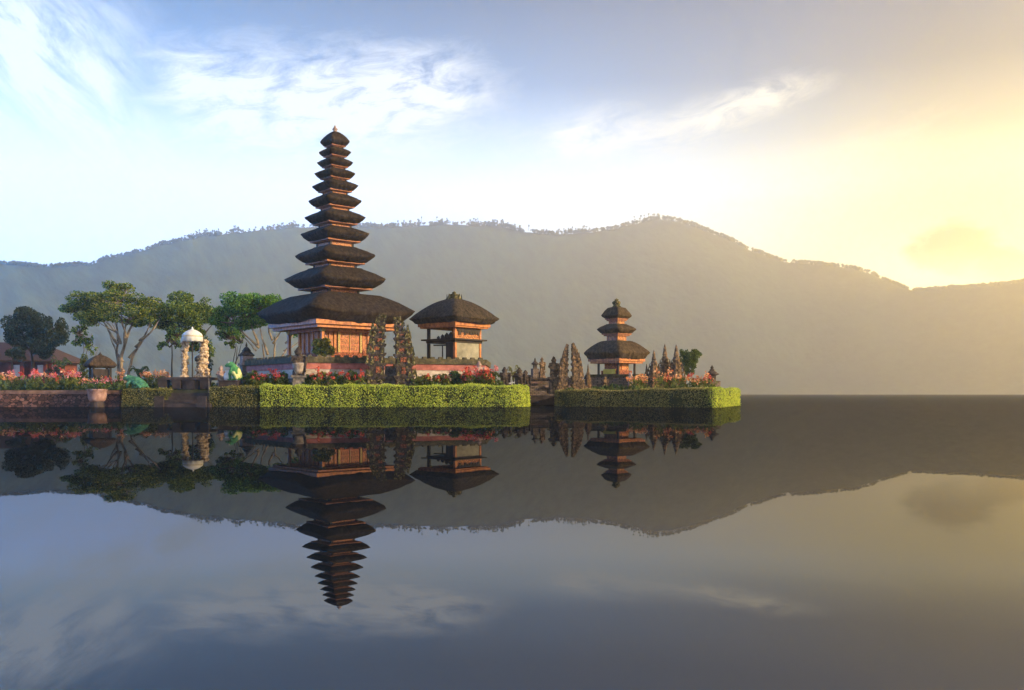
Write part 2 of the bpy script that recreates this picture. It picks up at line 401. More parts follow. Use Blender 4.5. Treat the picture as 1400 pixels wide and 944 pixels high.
# ------------------------------------------------------------------ water, ground, hills
CW = CAMZ + 0.0
KW = .623 * 45 ** .14
ys_ = np.geomspace(2.2, 2600, 520)
def swell(d): return float(np.interp(d, [0, .03, .06, .09, .15, .185, .225, .35], [.16, .165, .18, .18, .13, .162, .205, .22]))
i0 = int(np.argmin(np.abs(ys_ - 45))); u_ = np.zeros(len(ys_)); u_[i0] = .623
for i in range(i0, len(ys_)-1): u_[i+1] = u_[i] * (ys_[i+1]/ys_[i]) ** -swell(u_[i]/ys_[i])
for i in range(i0, 0, -1): u_[i-1] = u_[i] * (ys_[i]/ys_[i-1]) ** swell(u_[i]/ys_[i])
def wz(y): return CAMZ - float(np.interp(y, ys_, u_))
ys = [-400, -60, -8, 0, 1.2] + list(ys_)
xs = [-3000, -1000, -300, -100, -40, -20, -10, -5, 0, 5, 10, 20, 40, 100, 300, 1000, 3000]
v = [(x, y, wz(y)) for y in ys for x in xs]; nx = len(xs)
f = [(j*nx+i, j*nx+i+1, (j+1)*nx+i+1, (j+1)*nx+i) for j in range(len(ys)-1) for i in range(nx-1)]
WM = bpy.data.materials.new('lake_water'); WM.use_nodes = True
n_ = WM.node_tree; n_.nodes.clear(); l_ = n_.links
o_ = n_.nodes.new('ShaderNodeOutputMaterial')
gl = n_.nodes.new('ShaderNodeBsdfGlossy'); gl.inputs['Color'].default_value = (.19, .187, .18, 1); gl.inputs['Roughness'].default_value = .003
df = n_.nodes.new('ShaderNodeBsdfDiffuse'); df.inputs['Color'].default_value = (.006, .008, .010, 1)
as_ = n_.nodes.new('ShaderNodeAddShader'); l_.new(gl.outputs[0], as_.inputs[0]); l_.new(df.outputs[0], as_.inputs[1])
l_.new(as_.outputs[0], o_.inputs[0])
tcw = n_.nodes.new('ShaderNodeTexCoord')
mpw = n_.nodes.new('ShaderNodeMapping'); mpw.inputs['Scale'].default_value = (.35, 1.0, 1.0); l_.new(tcw.outputs['Object'], mpw.inputs[0])
nw = n_.nodes.new('ShaderNodeTexNoise'); nw.inputs['Scale'].default_value = .9; nw.inputs['Detail'].default_value = 2; l_.new(mpw.outputs[0], nw.inputs['Vector'])
bw = n_.nodes.new('ShaderNodeBump'); bw.inputs['Strength'].default_value = 1.0; bw.inputs['Distance'].default_value = .0004
l_.new(nw.outputs[0], bw.inputs['Height']); l_.new(bw.outputs[0], gl.inputs['Normal'])
struct(MB().add(v, f).build('lake_water', WM, smooth=True))

def prism(mb, poly, z0, z1):
    a = [(x, y, z0) for x, y in poly]; b = [(x, y, z1) for x, y in poly]
    return mb.rings([np.array(a), np.array(b)])
def offs(poly, d):
    """push a counter-clockwise polygon outwards by d"""
    n = len(poly); out = []
    for i in range(n):
        p0, p1, p2 = Vector(poly[i-1]), Vector(poly[i]), Vector(poly[(i+1) % n])
        e1, e2 = (p1-p0).normalized(), (p2-p1).normalized()
        n1, n2 = Vector((e1.y, -e1.x)), Vector((e2.y, -e2.x))
        b = (n1+n2); b = b / max(b.length_squared, .3) * 2
        out.append(tuple(p1 + b * d))
    return out
GZ = .82
struct(prism(MB(), [(-75, 46.2), (X(700, 46.2), 46.2), (X(715, 49), 49), (X(700, 58), 58), (X(560, 64), 64), (X(420, 85), 85), (-75, 150)], -.7, GZ).build('garden_ground', 'soil'))
struct(prism(MB(), [(X(768, 47.6), 47.6), (X(873, 46.6), 46.6), (X(974, 44.5), 44.5), (X(1000, 52), 52), (X(960, 66), 66), (X(770, 66), 66)], -.7, .62).build('islet_ground', 'soil'))

RIDGE = [(-900, 400), (-400, 372), (-120, 362), (0, 360), (50, 364), (100, 364), (150, 355), (200, 341), (260, 325), (320, 319), (400, 311), (500, 311), (560, 310), (620, 307), (680, 309),
         (720, 318), (760, 321), (800, 319), (840, 315), (870, 306), (900, 300), (930, 304), (960, 314), (1000, 330), (1030, 344), (1075, 360), (1110, 361), (1150, 365), (1190, 374),
         (1220, 388), (1250, 398), (1290, 396), (1340, 392), (1400, 386), (1500, 392), (1650, 430), (2000, 490), (3000, 500)]
rp = np.array(RIDGE, float)
def ridge_R(px): return float(np.interp(px, [-900, 0, 250, 500, 800, 1100, 1400, 3000], [720, 760, 900, 1250, 1500, 1650, 1600, 1500]))
def ridge_h(px):
    q = px - 700.0
    y = float(np.interp(px, rp[:, 0], rp[:, 1])) 
    return (HZ - y) / math.hypot(F, q) * ridge_R(px) + CAMZ
pxs = list(np.linspace(-900, 3000, 620))
prof = [(-.02, -.03), (0, .0), (.08, .035), (.18, .10), (.3, .20), (.42, .32), (.54, .45), (.66, .59), (.76, .71), (.85, .825), (.92, .91), (.97, .975), (1.0, 1.0), (1.06, .93), (1.25, .6), (1.6, 0)]
prof2 = []
for (a, b), (c, d) in zip(prof[:-1], prof[1:]):
    for t in (0, .5): prof2.append((a+(c-a)*t, b+(d-b)*t))
prof2.append(prof[-1])
hv = []
slope_pts = []
for px in pxs:
    az = math.atan2(px - 700, F); Rr = ridge_R(px); H_ = ridge_h(px); base = Rr * .86
    for a, b in prof2:
        rr = base + (Rr - base) * a
        x, y = rr * math.sin(az), rr * math.cos(az)
        amp = max(0, min(1, b*3)) * (1 - max(0, b)) * 1.1 * (1 if a <= 1 else .2)
        nz = mnoise.fractal(Vector((x*.0042, y*.0042, 3.1)), 1.0, 2.0, 5) + .6*(1-abs(mnoise.noise(Vector((az*16, a*1.2, 7.7))))*2)
        z = H_ * b + amp * H_ * .16 * nz + (mnoise.noise(Vector((x*.06, y*.06, 0)))*2.0 if b > .02 else 0)
        hv.append((x, y, max(z, -.7) if b < .02 else z))
        slope_pts.append((a, b))
nr = len(prof2)
hf = [(j*nr+i, (j+1)*nr+i, (j+1)*nr+i+1, j*nr+i+1) for j in range(len(pxs)-1) for i in range(nr-1)]
struct(MB().add(hv, hf).build('mountains', 'hill', smooth=True))
# forest on the slopes and along the crest
mb = MB()
octf = [(0, 1, 4), (1, 2, 4), (2, 3, 4), (3, 0, 4), (1, 0, 5), (2, 1, 5), (3, 2, 5), (0, 3, 5)]
def far_tree(x, y, z, w, h, stem=0.0):
    a = rng.uniform(0, 6.28); q = []
    for k in range(4): q.append((x + w*.5*math.cos(a+k*1.5708)*rng.uniform(.7, 1.2), y + w*.5*math.sin(a+k*1.5708)*rng.uniform(.7, 1.2), z + stem + h*rng.uniform(.35, .6)))
    q += [(x + rng.uniform(-.2, .2)*w, y, z + stem + h), (x, y, z + stem - .05*h)]
    mb.add(q, octf)
    if stem > 0: mb.add([(x-.25, y, z-1), (x+.25, y, z-1), (x+.2, y, z+stem+h*.3), (x-.2, y, z+stem+h*.3), (x, y+.4, z-1)], [(0, 1, 2, 3), (1, 4, 2), (4, 0, 3)])
hv_a = np.array(hv).reshape(len(pxs), nr, 3)
i_r = min(range(nr), key=lambda i: abs(prof2[i][0]-1.0))
for _ in range(5200):
    px = rng.uniform(-150, 1600); fx = (px + 900) / 3900 * (len(pxs)-1); i = int(fx); t = fx - i
    p = hv_a[i, i_r]*(1-t) + hv_a[i+1, i_r]*t
    d = rng.uniform(-.02, .01); p = p * np.array([1+d, 1+d, 1])
    sc = ridge_R(px) / 1300
    if mnoise.noise(Vector((px*.045, 2.2, .3))) < -.22 and rng.random() < .8: continue
    tall = (250 < px < 430 or 540 < px < 810 or 865 < px < 915)
    if tall and rng.random() < .16: far_tree(p[0], p[1], p[2]-1, rng.uniform(2.0, 4.2)*sc, rng.uniform(1.5, 4)*sc, rng.uniform(2.0, 6.0)*sc)
    else: far_tree(p[0], p[1], p[2]-1.5, rng.uniform(2.2, 6)*sc, rng.uniform(2.0, 4.6)*sc)
for _ in range(0):
    px = rng.uniform(-120, 640); i = int((px + 900) / 3900 * (len(pxs)-1)); j = int(rng.integers(6, i_r))
    t = rng.random(); u = rng.random()
    p = (hv_a[i, j]*(1-t) + hv_a[i, j+1]*t)*(1-u) + (hv_a[i+1, j]*(1-t) + hv_a[i+1, j+1]*t)*u
    w = rng.uniform(2.4, 4.6)*ridge_R(px)/1300; far_tree(p[0], p[1], p[2]-1.6, w, w*rng.uniform(.6, 1.0))
struct(mb.build('distant_forest', 'far_tree'), 'stuff')

# air: one even box of haze round everything
HM = bpy.data.materials.new('haze'); HM.use_nodes = True
hn = HM.node_tree; hn.nodes.clear()
ho = hn.nodes.new('ShaderNodeOutputMaterial'); hp = hn.nodes.new('ShaderNodeVolumePrincipled')
hp.inputs['Color'].default_value = (.97, .955, .885, 1); hp.inputs['Density'].default_value = .00050; hp.inputs['Anisotropy'].default_value = .55
hn.links.new(hp.outputs[0], ho.inputs['Volume'])
hz_ = MB().bbox(-1900, 2300, -500, 2420, -2.2, 300).build('haze', HM); struct(hz_, 'stuff')

# ------------------------------------------------------------------ thatched roofs
def sq_ring(s, z, p=7.0, lift=0.0, n=56, jit=0.0, sag=0.0):
    a = np.linspace(0, 2*np.pi, n, endpoint=False) + np.pi/4
    r = s / np.power(np.abs(np.cos(a))**p + np.abs(np.sin(a))**p, 1/p)
    q = np.clip((r/s - 1) / (2**(.5-1/p) - 1), 0, 1)
    zz = z + lift*q**2 - sag*(1-q)
    if jit: r = r + rng.normal(0, jit, n); zz = zz + rng.normal(0, jit*.6, n)
    return np.stack([r*np.cos(a), r*np.sin(a), zz], 1)
PW = 12.0
CF = 2**(.5-1/PW)
def roof(hd, zt, ztop, zbot, m_, parent, top=.42, inner=.70, lift=.0, peak=False, name='thatched_roof', n=96, dome=0.0):
    """hd half diagonal, zt height of the eave tip, ztop / zbot of the thatch"""
    s = hd / CF; A = ztop - zt; B = zt - zbot
    rs = []
    j = .006 + .004*hd
    an_ = np.linspace(0, 2*np.pi, n, endpoint=False); wob = sum(rng.normal(0, .0045*hd)*np.sin(an_*q_ + rng.uniform(0, 6.28)) for q_ in (2, 3, 5, 7, 11)); shag = rng.normal(0, 1, n)
    pr = [(inner*.75, -B), (inner, -B), (inner+.10*(1-inner)/.3, -B*.86), (.91, -.44*B), (.97, -.17*B), (1.0, .02*A), (.975, .10*A), (.90, .28*A), (.80, .49*A), (.68, .70*A), (.57, .86*A), (top+.05, .97*A), (top, 1.0*A)]
    if peak: pr = pr[:6] + [(.97, .10*A), (.88, .27*A), (.74, .48*A), (.58, .67*A), (.40, .83*A), (.22, .95*A), (.10, 1.0*A)]
    if dome: pr = pr[:6] + [(q_, A*(1-q_**dome)/(1-top**dome)) for q_ in (.97, .91, .82, .72, .6, .48, .36, top)]
    for fr, z in pr:
        edge = 1 if .8 < fr else .4
        rg = sq_ring(s*fr, zt+z, PW, lift*fr**3, n, j*edge)
        rg[:, 2] += (wob - .5*B*.14*np.abs(shag)*(1 if z <= 0 else 0)) * fr**2; rg[:, :2] *= (1 + (wob/hd*.5)*fr)[:, None]
        rs.append(rg)
    mb = MB().rings(rs)
    o = mb.build(name, m_, parent, smooth=True)
    return o
def square_frame(mb, half, z0, z1, w):
    mb.bbox(-half, half, -half, -half+w, z0, z1); mb.bbox(-half, half, half-w, half, z0, z1)
    mb.bbox(-half, -half+w, -half+w, half-w, z0, z1); mb.bbox(half-w, half, -half+w, half-w, z0, z1)
    return mb

# ------------------------------------------------------------------ terrace of the main temple
pt = lambda px, Y: (X(px, Y), Y)
TER = [pt(417, 46.75), pt(540, 48.7), pt(662, 50.8), pt(668, 56), pt(600, 59), pt(440, 60), pt(338, 52.5)]
ter = thing('temple_terrace', 'stepped temple terrace with dark mossy coping over red and white bands', 'terrace', (X(500, 50), 50, GZ))
def band(nm, z0, z1, d, m_):
    o = prism(MB(), [(x - ter.location.x, y - ter.location.y) for x, y in offs(TER, d)], z0-GZ, z1-GZ).build(nm, m_, ter); return o
band('stone_base', .5, 1.42, .07, 'masonry')
band('white_band', 1.42, 1.86, .0, 'band_white')
band('red_band', 1.86, 2.17, .045, 'band_red')
band('coping', 2.17, 2.46, .13, 'coping')
TZ = 2.46
# coping studs
mb = MB()
for i in range(len(TER)):
    a, b = Vector(TER[i]), Vector(TER[(i+1) % len(TER)])
    if i not in (0, 1, 6): continue
    L_ = (b-a).length; k_ = int(L_/.42)
    for j in range(k_):
        p = a + (b-a)*((j+.5)/k_)
        mb.box((p.x-ter.location.x, p.y-ter.location.y, TZ-GZ+.05), (.24, .2, .10), math.atan2((b-a).y, (b-a).x), .75)
struct(mb.build('coping_stud', 'coping', ter), 'stuff')

# ------------------------------------------------------------------ the tall pagoda
YT = 52.0
def zz(py): return Zc(py, YT)
pag = thing('pagoda', 'tall dark pagoda of eleven stacked thatched roofs over a carved orange shrine', 'pagoda', (X(458, YT), YT, 0), R(41))
sT = YT / F
TI = [  # tip row, top row, bottom row, half width
    (195.6, 180.0, 200.5, 20.5), (209.6, 203.0, 214.5, 22.4), (224.0, 217.0, 229.0, 25.3), (239.0, 232.0, 245.0, 28.4), (256.0, 248.0, 262.5, 32.2),
    (277.0, 267.0, 284.0, 37.0), (299.8, 289.0, 307.0, 42.4), (322.7, 312.0, 331.0, 47.8), (352.7, 338.5, 361.0, 56.0), (386.0, 367.5, 396.0, 70.4), (433.0, 402.0, 445.0, 109.0)]
for i, (yt, y0, y1, hw) in enumerate(TI):
    hd = hw * sT
    roof(hd, zz(yt), zz(y0), zz(y1), 'thatch', pag, top=(.10 if i == 0 else (.30 if i == 10 else .47)), inner=.70 if i < 10 else .80, lift=.045*hd, peak=(i == 0))
for i in range(10):
    yt, y0, y1, hw = TI[i]; lo = TI[i+1]
    hd = hw * sT; q = hd / math.sqrt(2)
    zb = zz(y1); zt_low = zz(lo[1]) - .06
    bd = MB(); s_ = q*.52 if i < 9 else q*.46
    bd.bbox(-s_, s_, -s_, s_, zt_low, zb + .02)
    body = bd.build('tier_body', 'carved_wood', pag)
    hgt = max(zb - zz(lo[1]), .12)
    fr = MB()
    square_frame(fr, q*.74, zb - .10*hgt - .03, zb + .03, q*.2)
    square_frame(fr, q*.62, zb - .22*hgt - .04, zb - .10*hgt - .034, q*.16)
    fr.build('beam_frame', 'beam', body)
    for a_, b_ in ((-1, -1), (1, -1), (1, 1), (-1, 1)): MB().box((a_*s_*.97, b_*s_*.97, (zt_low+zb)/2), (s_*.16, s_*.16, zb-zt_low-.02)).build('corner_trim', 'dark_wood', body)
# finial
fz = zz(181)
MB().lathe([(.10, -.06), (.13, .0), (.08, .06), (.12, .10), (.15, .16), (.10, .22), (.06, .25), (.07, .29), (.02, .36), (.0, .42)], (0, 0, fz), 10).build('finial', 'stone_pink', pag, True)
# lower shrine chamber
hd = 109*sT; q = hd/math.sqrt(2)
zb = zz(444)
fr = MB(); square_frame(fr, q*.86, zb-.20, zb+.03, .30); square_frame(fr, q*.80, zb-.36, zb-.206, .24); square_frame(fr, q*.60, zb-.5, zb-.1, .16)
fr.build('eave_beam', 'orange_wood', pag)
ce = MB(); ce.bbox(-q*.78, q*.78, -q*.78, q*.78, zb-.09, zb-.02); ce.build('ceiling_boards', 'dark_wood', pag)
ph = q*.585
for a_, b_ in ((-1, -1), (1, -1), (1, 1), (-1, 1)):
    po = MB().bbox(a_*ph-.075, a_*ph+.075, b_*ph-.075, b_*ph+.075, TZ+.30, zb-.5).build('post', 'orange_wood', pag)
    MB().box((a_*ph, b_*ph, TZ+.15), (.34, .34, .30), 0, .7).build('post_base', 'stone_grey', po)
    MB().box((a_*ph, b_*ph, zb-.44), (.2, .2, .2), 0, 1.5).build('capital', 'gilt', po)
ch = q*.47
cb = MB().bbox(-ch, ch, -ch, ch, TZ+.36, zb-.08).build('shrine_wall', 'carved_wood', pag)
pl = MB(); pl.bbox(-ch-.32, ch+.32, -ch-.32, ch+.32, TZ+.002, TZ+.15); pl.bbox(-ch-.2, ch+.2, -ch-.2, ch+.2, TZ+.15, TZ+.26); pl.bbox(-ch-.1, ch+.1, -ch-.1, ch+.1, TZ+.26, TZ+.36)
pl.build('plinth', 'brick_red', pag)
pn = MB()
for sgn, ax in ((-1, 'y'), (-1, 'x'), (1, 'x'), (1, 'y')):
    for t in (-.82, -.60, .60, .82) if ax == 'y' else (-.85, -.5, -.15, .2, .55, .85):
        d_ = (.13, .07) if ax == 'y' else (.07, .13)
        c_ = (t*ch, sgn*(ch+.03)) if ax == 'y' else (sgn*(ch+.03), t*ch)
        MB().box((*c_, (TZ+.36+zb-.1)/2), (*d_, zb-TZ-.5)).build('pilaster', 'orange_wood', pag)
dw = ch*.42
dr = MB(); dr.bbox(-dw, dw, -ch-.06, -ch-.003, TZ+.40, zb-.42); door = dr.build('door', 'red_door', pag)
df_ = MB()
df_.bbox(-dw-.13, -dw-.003, -ch-.13, -ch-.003, TZ+.38, zb-.38); df_.bbox(dw+.003, dw+.13, -ch-.13, -ch-.003, TZ+.38, zb-.38); df_.bbox(-dw-.2, dw+.2, -ch-.16, -ch-.003, zb-.377, zb-.2)
df_.build('door_frame', 'gilt', door)
for s_ in (-1, 1):
    for t in range(3): MB().bbox(s_*dw*.5-dw*.34, s_*dw*.5+dw*.34, -ch-.085, -ch-.063, TZ+.5+t*.33, TZ+.76+t*.33).build('door_panel', 'carved_wood', door)
MB().bbox(-.02, .02, -ch-.11, -ch-.064, TZ+.45, zb-.47).build('meeting_stile', 'gilt', door)

# ------------------------------------------------------------------ open pavilion on the right of the terrace
YP = 52.5; sP = YP/F
pav = thing('pavilion', 'open wooden pavilion with a brown thatched hip roof and one grey panelled side', 'pavilion', (X(621, YP), YP, 0), R(50))
zp = lambda py: Zc(py, YP)
hd = 62*sP; q = hd/math.sqrt(2)
rf = roof(hd, zp(437.5), zp(409.5), zp(443.5), 'thatch_old', pav, top=.18, inner=.84, lift=.03, dome=1.8)
cr = MB().lathe([(.30, -.10), (.42, .0), (.34, .08), (.40, .12), (.24, .2), (.26, .25), (.10, .32), (.12, .36), (.0, .46)], (0, 0, zp(409.5)), 12, jit=.15).build('roof_crown', 'stone_moss', rf, True)
an = MB()
for k_ in range(8):
    a_ = k_*math.pi/4; an.box((.40*math.cos(a_), .40*math.sin(a_), zp(409.5)+.13), (.09, .16, .30), a_, .25)
an.build('antefix', 'stone_moss', rf)
hb = q*.80
fr = MB(); square_frame(fr, hb, zp(448), zp(443), .16); square_frame(fr, hb*.94, zp(450), zp(448)-.004, .12); fr.build('eave_beam', 'orange_wood', pav)
MB().bbox(-hb*.9, hb*.9, -hb*.9, hb*.9, zp(444.5), zp(443.6)).build('ceiling_boards', 'dark_wood', pav)
ph = 34*sP/math.sqrt(2)*1.02
zf = TZ; zt = zp(448)
for a_, b_ in ((-1, -1), (1, -1), (1, 1), (-1, 1)):
    MB().bbox(a_*ph-.07, a_*ph+.07, b_*ph-.07, b_*ph+.07, zf+.002, zt-.09).build('post', 'dark_wood' if a_ < 0 and b_ > 0 else 'orange_wood', pav)
zm = zp(466)
sh = MB()
sh.bbox(-ph-.30, ph+.30, -ph-.30, ph+.30, zm-.03, zm+.05); sh.bbox(-ph-.1, ph+.1, -ph-.1, ph+.1, zm-.16, zm-.033)
sh.build('shelf_platform', 'dark_wood', pav)
MB().bbox(-ph+.072, ph-.072, -ph-.03, -ph+.04, zf+.01, zm-.165).build('side_panel', 'render_grey', pav)
MB().bbox(-ph+.072, ph-.072, -ph-.02, -ph+.03, zm+.055, zp(450.5)).build('upper_panel', 'carved_wood', pav)
bp = MB().bbox(-ph+.0, ph*.1, ph-.03, ph+.03, zf+.01, zf+.02)
MB().bbox(-ph*.05, ph-.08, -ph+.35, -ph+.45, zf+.01, zm-.165).build('inner_panel', 'dark_wood', pav)
MB().bbox(-ph-.035, -ph+.03, -ph+.075, -ph*.35, zf+.01, zm-.165).build('door_panel', 'dark_wood', pav)
dr_ = MB()
for k_ in range(9):
    x_ = -ph+.12 + k_*(2*ph-.24)/8
    dr_.box((x_, -ph-.05, zp(452)-.04-.10*abs(math.sin(k_*1.7))), (.16, .03, .16+.2*abs(math.sin(k_*1.7))), 0, 1.6)
dr_.build('hanging_valance', 'dark_wood', pav)
# offerings on the shelf: three covered bowls and small carved backs
for k_, (t, hh, rr) in enumerate(((-.62, .22, .10), (-.3, .30, .12), (.02, .38, .14), (.34, .42, .15), (.62, .34, .13))):
    wpt = Matrix.Rotation(R(50), 4, 'Z') @ Vector((-ph*.62, -t*ph, 0))
    o = MB().lathe([(rr, 0), (rr*1.15, hh*.1), (rr*.8, hh*.35), (rr*.95, hh*.5), (rr*.6, hh*.75), (rr*.2, hh*.9), (0, hh)], (0, 0, 0), 12).build('offering_bowl', 'dark_wood', None, True)
    o.location = (pav.location.x + wpt.x, pav.location.y + wpt.y, zm+.05)
    tag(o, 'dark covered offering bowl in the row on the upper shelf of the open pavilion', 'bowl', 'offering bowls on the pavilion shelf')
tb = thing('offering_table', 'small thin-topped table standing inside the open pavilion', 'table', (*pt(605, 53.6), TZ))
MB().bbox(-.5, .5, -.2, .2, .88, .94).build('table_top', 'dark_wood', tb)
MB().bbox(-.035, .035, -.035, .035, .002, .88).build('leg', 'dark_wood', tb)
MB().bbox(-.2, .2, -.15, .15, 0.001, .05).build('foot', 'dark_wood', tb)

# ------------------------------------------------------------------ carved split gates
def split_gate(name, label, loc, rz, sgn, Hh, Wd, group, mats, tuft=True, ws=None):
    """half of a split gate: sheer inner face, stepped outer face on the side SGN"""
    t = thing(name, label, 'gate tower', loc, rz, group)
    dp = Wd * .62
    lv = [(0, .09, 1.0), (.09, .20, .86), (.20, .36, .74), (.36, .50, .70), (.50, .62, .58), (.62, .73, .50), (.73, .82, .40), (.82, .90, .29), (.90, .97, .18), (.97, 1.0, .10)]
    if ws: lv = [(a, b, w) for (a, b, _), w in zip(lv, ws)]
    core, cor, bri, orn = MB(), MB(), MB(), MB()
    x_in = -sgn*Wd/2
    for i, (a, b, w) in enumerate(lv):
        w_ = w*Wd; d_ = dp*(.45+.55*w); z0, z1 = a*Hh, b*Hh
        cx = x_in + sgn*w_/2
        core.box((cx, 0, (z0+z1)/2), (w_*.84, d_*.86, z1-z0-.001), 0, .97)
        zc = min(.09, (z1-z0)*.35)
        if i < 9:
            cor.box((cx, 0, z1-zc*.5), (w_*1.08, d_*1.12, zc*.9)); cor.box((cx, 0, z1-zc*1.35), (w_*.97, d_*1.0, zc*.7))
        if i in (2, 3, 4, 5, 6) and mats[1]:
            bw, bh = w_*.34, (z1-z0)*rng.uniform(.35, .6)
            bw *= rng.uniform(.55, 1.2); MB().box((cx + rng.uniform(-.12, .12)*w_, -d_*.44-.01, (z0+z1)/2-zc*rng.uniform(-.2, .6)), (bw, .03, bh), 0, rng.uniform(.6, 1.0)).build('brick_inset', mats[1], t); MB().box((cx+sgn*w_*.46, 0, (z0+z1)/2-zc*.3), (.03, d_*.45, bh)).build('brick_inset', mats[1], t)
        # flame-like ornaments on the outer edge of every step
        for k_ in range(3):
            yy = (-.42, 0, .42)[k_]*d_
            hh = (z1-z0)*rng.uniform(.7, 1.15)
            orn.box((cx + sgn*w_*rng.uniform(.44, .56), yy, z1+hh*.40), (w_*.18+.05, .11, hh), rng.uniform(-.2, .2), .2)
        for k_ in range(9):
            orn.ball((cx + rng.uniform(-.42, .42)*w_, -d_*.43*rng.choice([1, 1, -1]), rng.uniform(z0, z1)), rng.uniform(.03, .06)*Hh/3.8*1.3, 6, 4, .3)
        orn.box((cx - sgn*.3*w_, -d_*.5, z1+(z1-z0)*.18), (w_*.22, .07, (z1-z0)*.6), 0, .25); orn.box((cx + sgn*.28*w_, -d_*.52, z1+(z1-z0)*.2), (w_*.24, .07, (z1-z0)*.7), 0, .25)
    core.build('tower_body', mats[0], t); cor.build('cornice', mats[0], t); struct(orn.build('carved_ornament', mats[2], t), 'stuff')
    if tuft:
        lf = MB(); N = 70
        c = np.stack([x_in + sgn*np.abs(rng.normal(0, .16, N))*Wd*1.1, rng.normal(0, .07, N), Hh*(1 - np.abs(rng.normal(0, .10, N))) + .02], 1)
        c[:, 0] = x_in + sgn*(Hh - c[:, 2])/Hh*Wd*rng.uniform(.1, 1.1, N)
        lf.leaves(c, rng.normal(size=(N, 3)) + np.array([0, 0, .8]), rng.uniform(.08, .18, N), rng.uniform(.04, .08, N))
        struct(lf.build('moss', 'leaf_yellow', t), 'stuff')
    return t
WS = (1.15, 1.0, .92, .88, .80, .76, .66, .46, .30, .15)
YG = 46.9; sG = YG/F
split_gate('split_gate', 'tall mossy carved split gate half with stepped left edge, before the orange shrine', (X(514, YG), YG, GZ), R(10), -1, (525-423)*sG, 26*sG, 'main split gate', ('stone_dark', 'brick_red', 'stone_moss'), True, WS)
split_gate('split_gate', 'tall mossy carved split gate half with stepped right edge, nearest the open pavilion', (X(552.5, YG), YG, GZ), R(10), 1, (525-427)*sG, 27*sG, 'main split gate', ('stone_dark', 'brick_red', 'stone_moss'), True, WS)
stp = thing('stone_steps', 'narrow stone steps rising between the two main gate halves', 'steps', (X(532, 47.0), 47.0, GZ))
mb = MB()
for k_ in range(6): mb.bbox(-.28, .28, .0 + k_*.12, .72, k_*.2+.001, (k_+1)*.2)
mb.build('step', 'stone_grey', stp)

# ------------------------------------------------------------------ statues
def statue(name, label, loc, rz, Hh, m_body, m_ped, group=None, cloth=None, ped=.30, crown=True, wide=1.0):
    t = thing(name, label, 'statue', loc, rz, group)
    w = Hh*.34*wide; pz = Hh*ped
    pd = MB(); pd.bbox(-w*.52, w*.52, -w*.5, w*.5, 0.001, pz*.25); pd.box((0, 0, pz*.55), (w*.8, w*.78, pz*.6), 0, .92); pd.bbox(-w*.5, w*.5, -w*.48, w*.48, pz*.85, pz)
    pd.build('pedestal', m_ped, t)
    h = Hh - pz; b = pz
    pr = [('t', [(-w*.2, 0, b+.02*h), (-w*.17, 0, b+.34*h)], [w*.2, w*.19]), ('t', [(w*.2, 0, b+.02*h), (w*.17, 0, b+.34*h)], [w*.2, w*.19]),
          ('b', (0, 0, b+.38*h), (w*.42, w*.34, h*.14)), ('b', (0, 0, b+.55*h), (w*.40, w*.30, h*.15)), ('b', (0, -w*.04, b+.76*h), (w*.23, w*.24, h*.10)),
          ('t', [(-w*.36, 0, b+.62*h), (-w*.50, -w*.06, b+.48*h), (-w*.22, -w*.32, b+.46*h)], [w*.12, w*.11, w*.10]),
          ('t', [(w*.36, 0, b+.62*h), (w*.54, -w*.04, b+.5*h), (w*.44, -w*.16, b+.36*h)], [w*.12, w*.11, w*.10]),
          ('t', [(w*.44, -w*.18, b+.12*h), (w*.46, -w*.2, b+.62*h)], [w*.07, w*.10])]
    if crown: pr += [('t', [(0, .0, b+.82*h), (0, .02*w, b+.90*h), (0, .02*w, b+.99*h)], [w*.22, w*.15, w*.04]), ('b', (-w*.2, 0, b+.8*h), (w*.08, w*.12, h*.05)), ('b', (w*.2, 0, b+.8*h), (w*.08, w*.12, h*.05))]
    bo = sculpt('figure', pr, max(Hh*.016, .018), m_body, t, Hh*.012)
    if cloth:
        MB().lathe([(w*.30, b+.06*h), (w*.35, b+.18*h), (w*.37, b+.30*h), (w*.43, b+.38*h), (w*.42, b+.43*h)], (0, 0, 0), 14, jit=.06).build('sarong', cloth, t, True)
    return t
sc = lambda Y: Y/F
statue('guardian_statue', 'weathered guardian statue with white sarong at the left corner of the terrace', (X(408, 46.25), 46.25, GZ), R(15), (523-463)*sc(46.25), 'stone_dark', 'stone_grey', 'guardian statues', 'cloth_worn', .33)
statue('guardian_statue', 'pinkish guardian statue beside the grey pavilion panel at the right end of the terrace', (X(655, 46.9), 46.9, GZ), R(20), (524-484)*sc(46.9), 'stone_pink', 'stone_pink', 'guardian statues', None, .35)
statue('guardian_statue', 'small pale stone figure between the pale carved pillars and the green frog', (X(302, 47.0), 47.0, GZ), R(20), (527-493)*sc(47), 'stone_pink', 'stone_grey', 'guardian statues', 'cloth_worn', .28)
statue('guardian_statue', 'small ornate guardian figure at the left side of the shrine door', (X(497, 50.0), 50.0, TZ), R(35), .55, 'brick_red', 'stone_grey', 'guardian statues', None, .25)
# dark stone figures by the bridge
for px, yt, yb, Y, lab, wd in ((690, 502, 538, 50, 'dark mossy stone figure just past the right end of the main hedge', 1.25), (710, 503, 538, 51, 'broad dark stone figure left of the bridge wall, beside a smaller one', 1.35), (718.5, 506, 538, 51.6, 'smaller dark stone figure right against the broad one left of the bridge wall', 1.2)):
    statue('stone_figure', lab, (X(px, Y), Y, Zc(yb, Y)), R(10), (yb-yt)*sc(Y), 'stone_dark', 'stone_dark', 'dark figures between the islands', None, .35, True, wd)

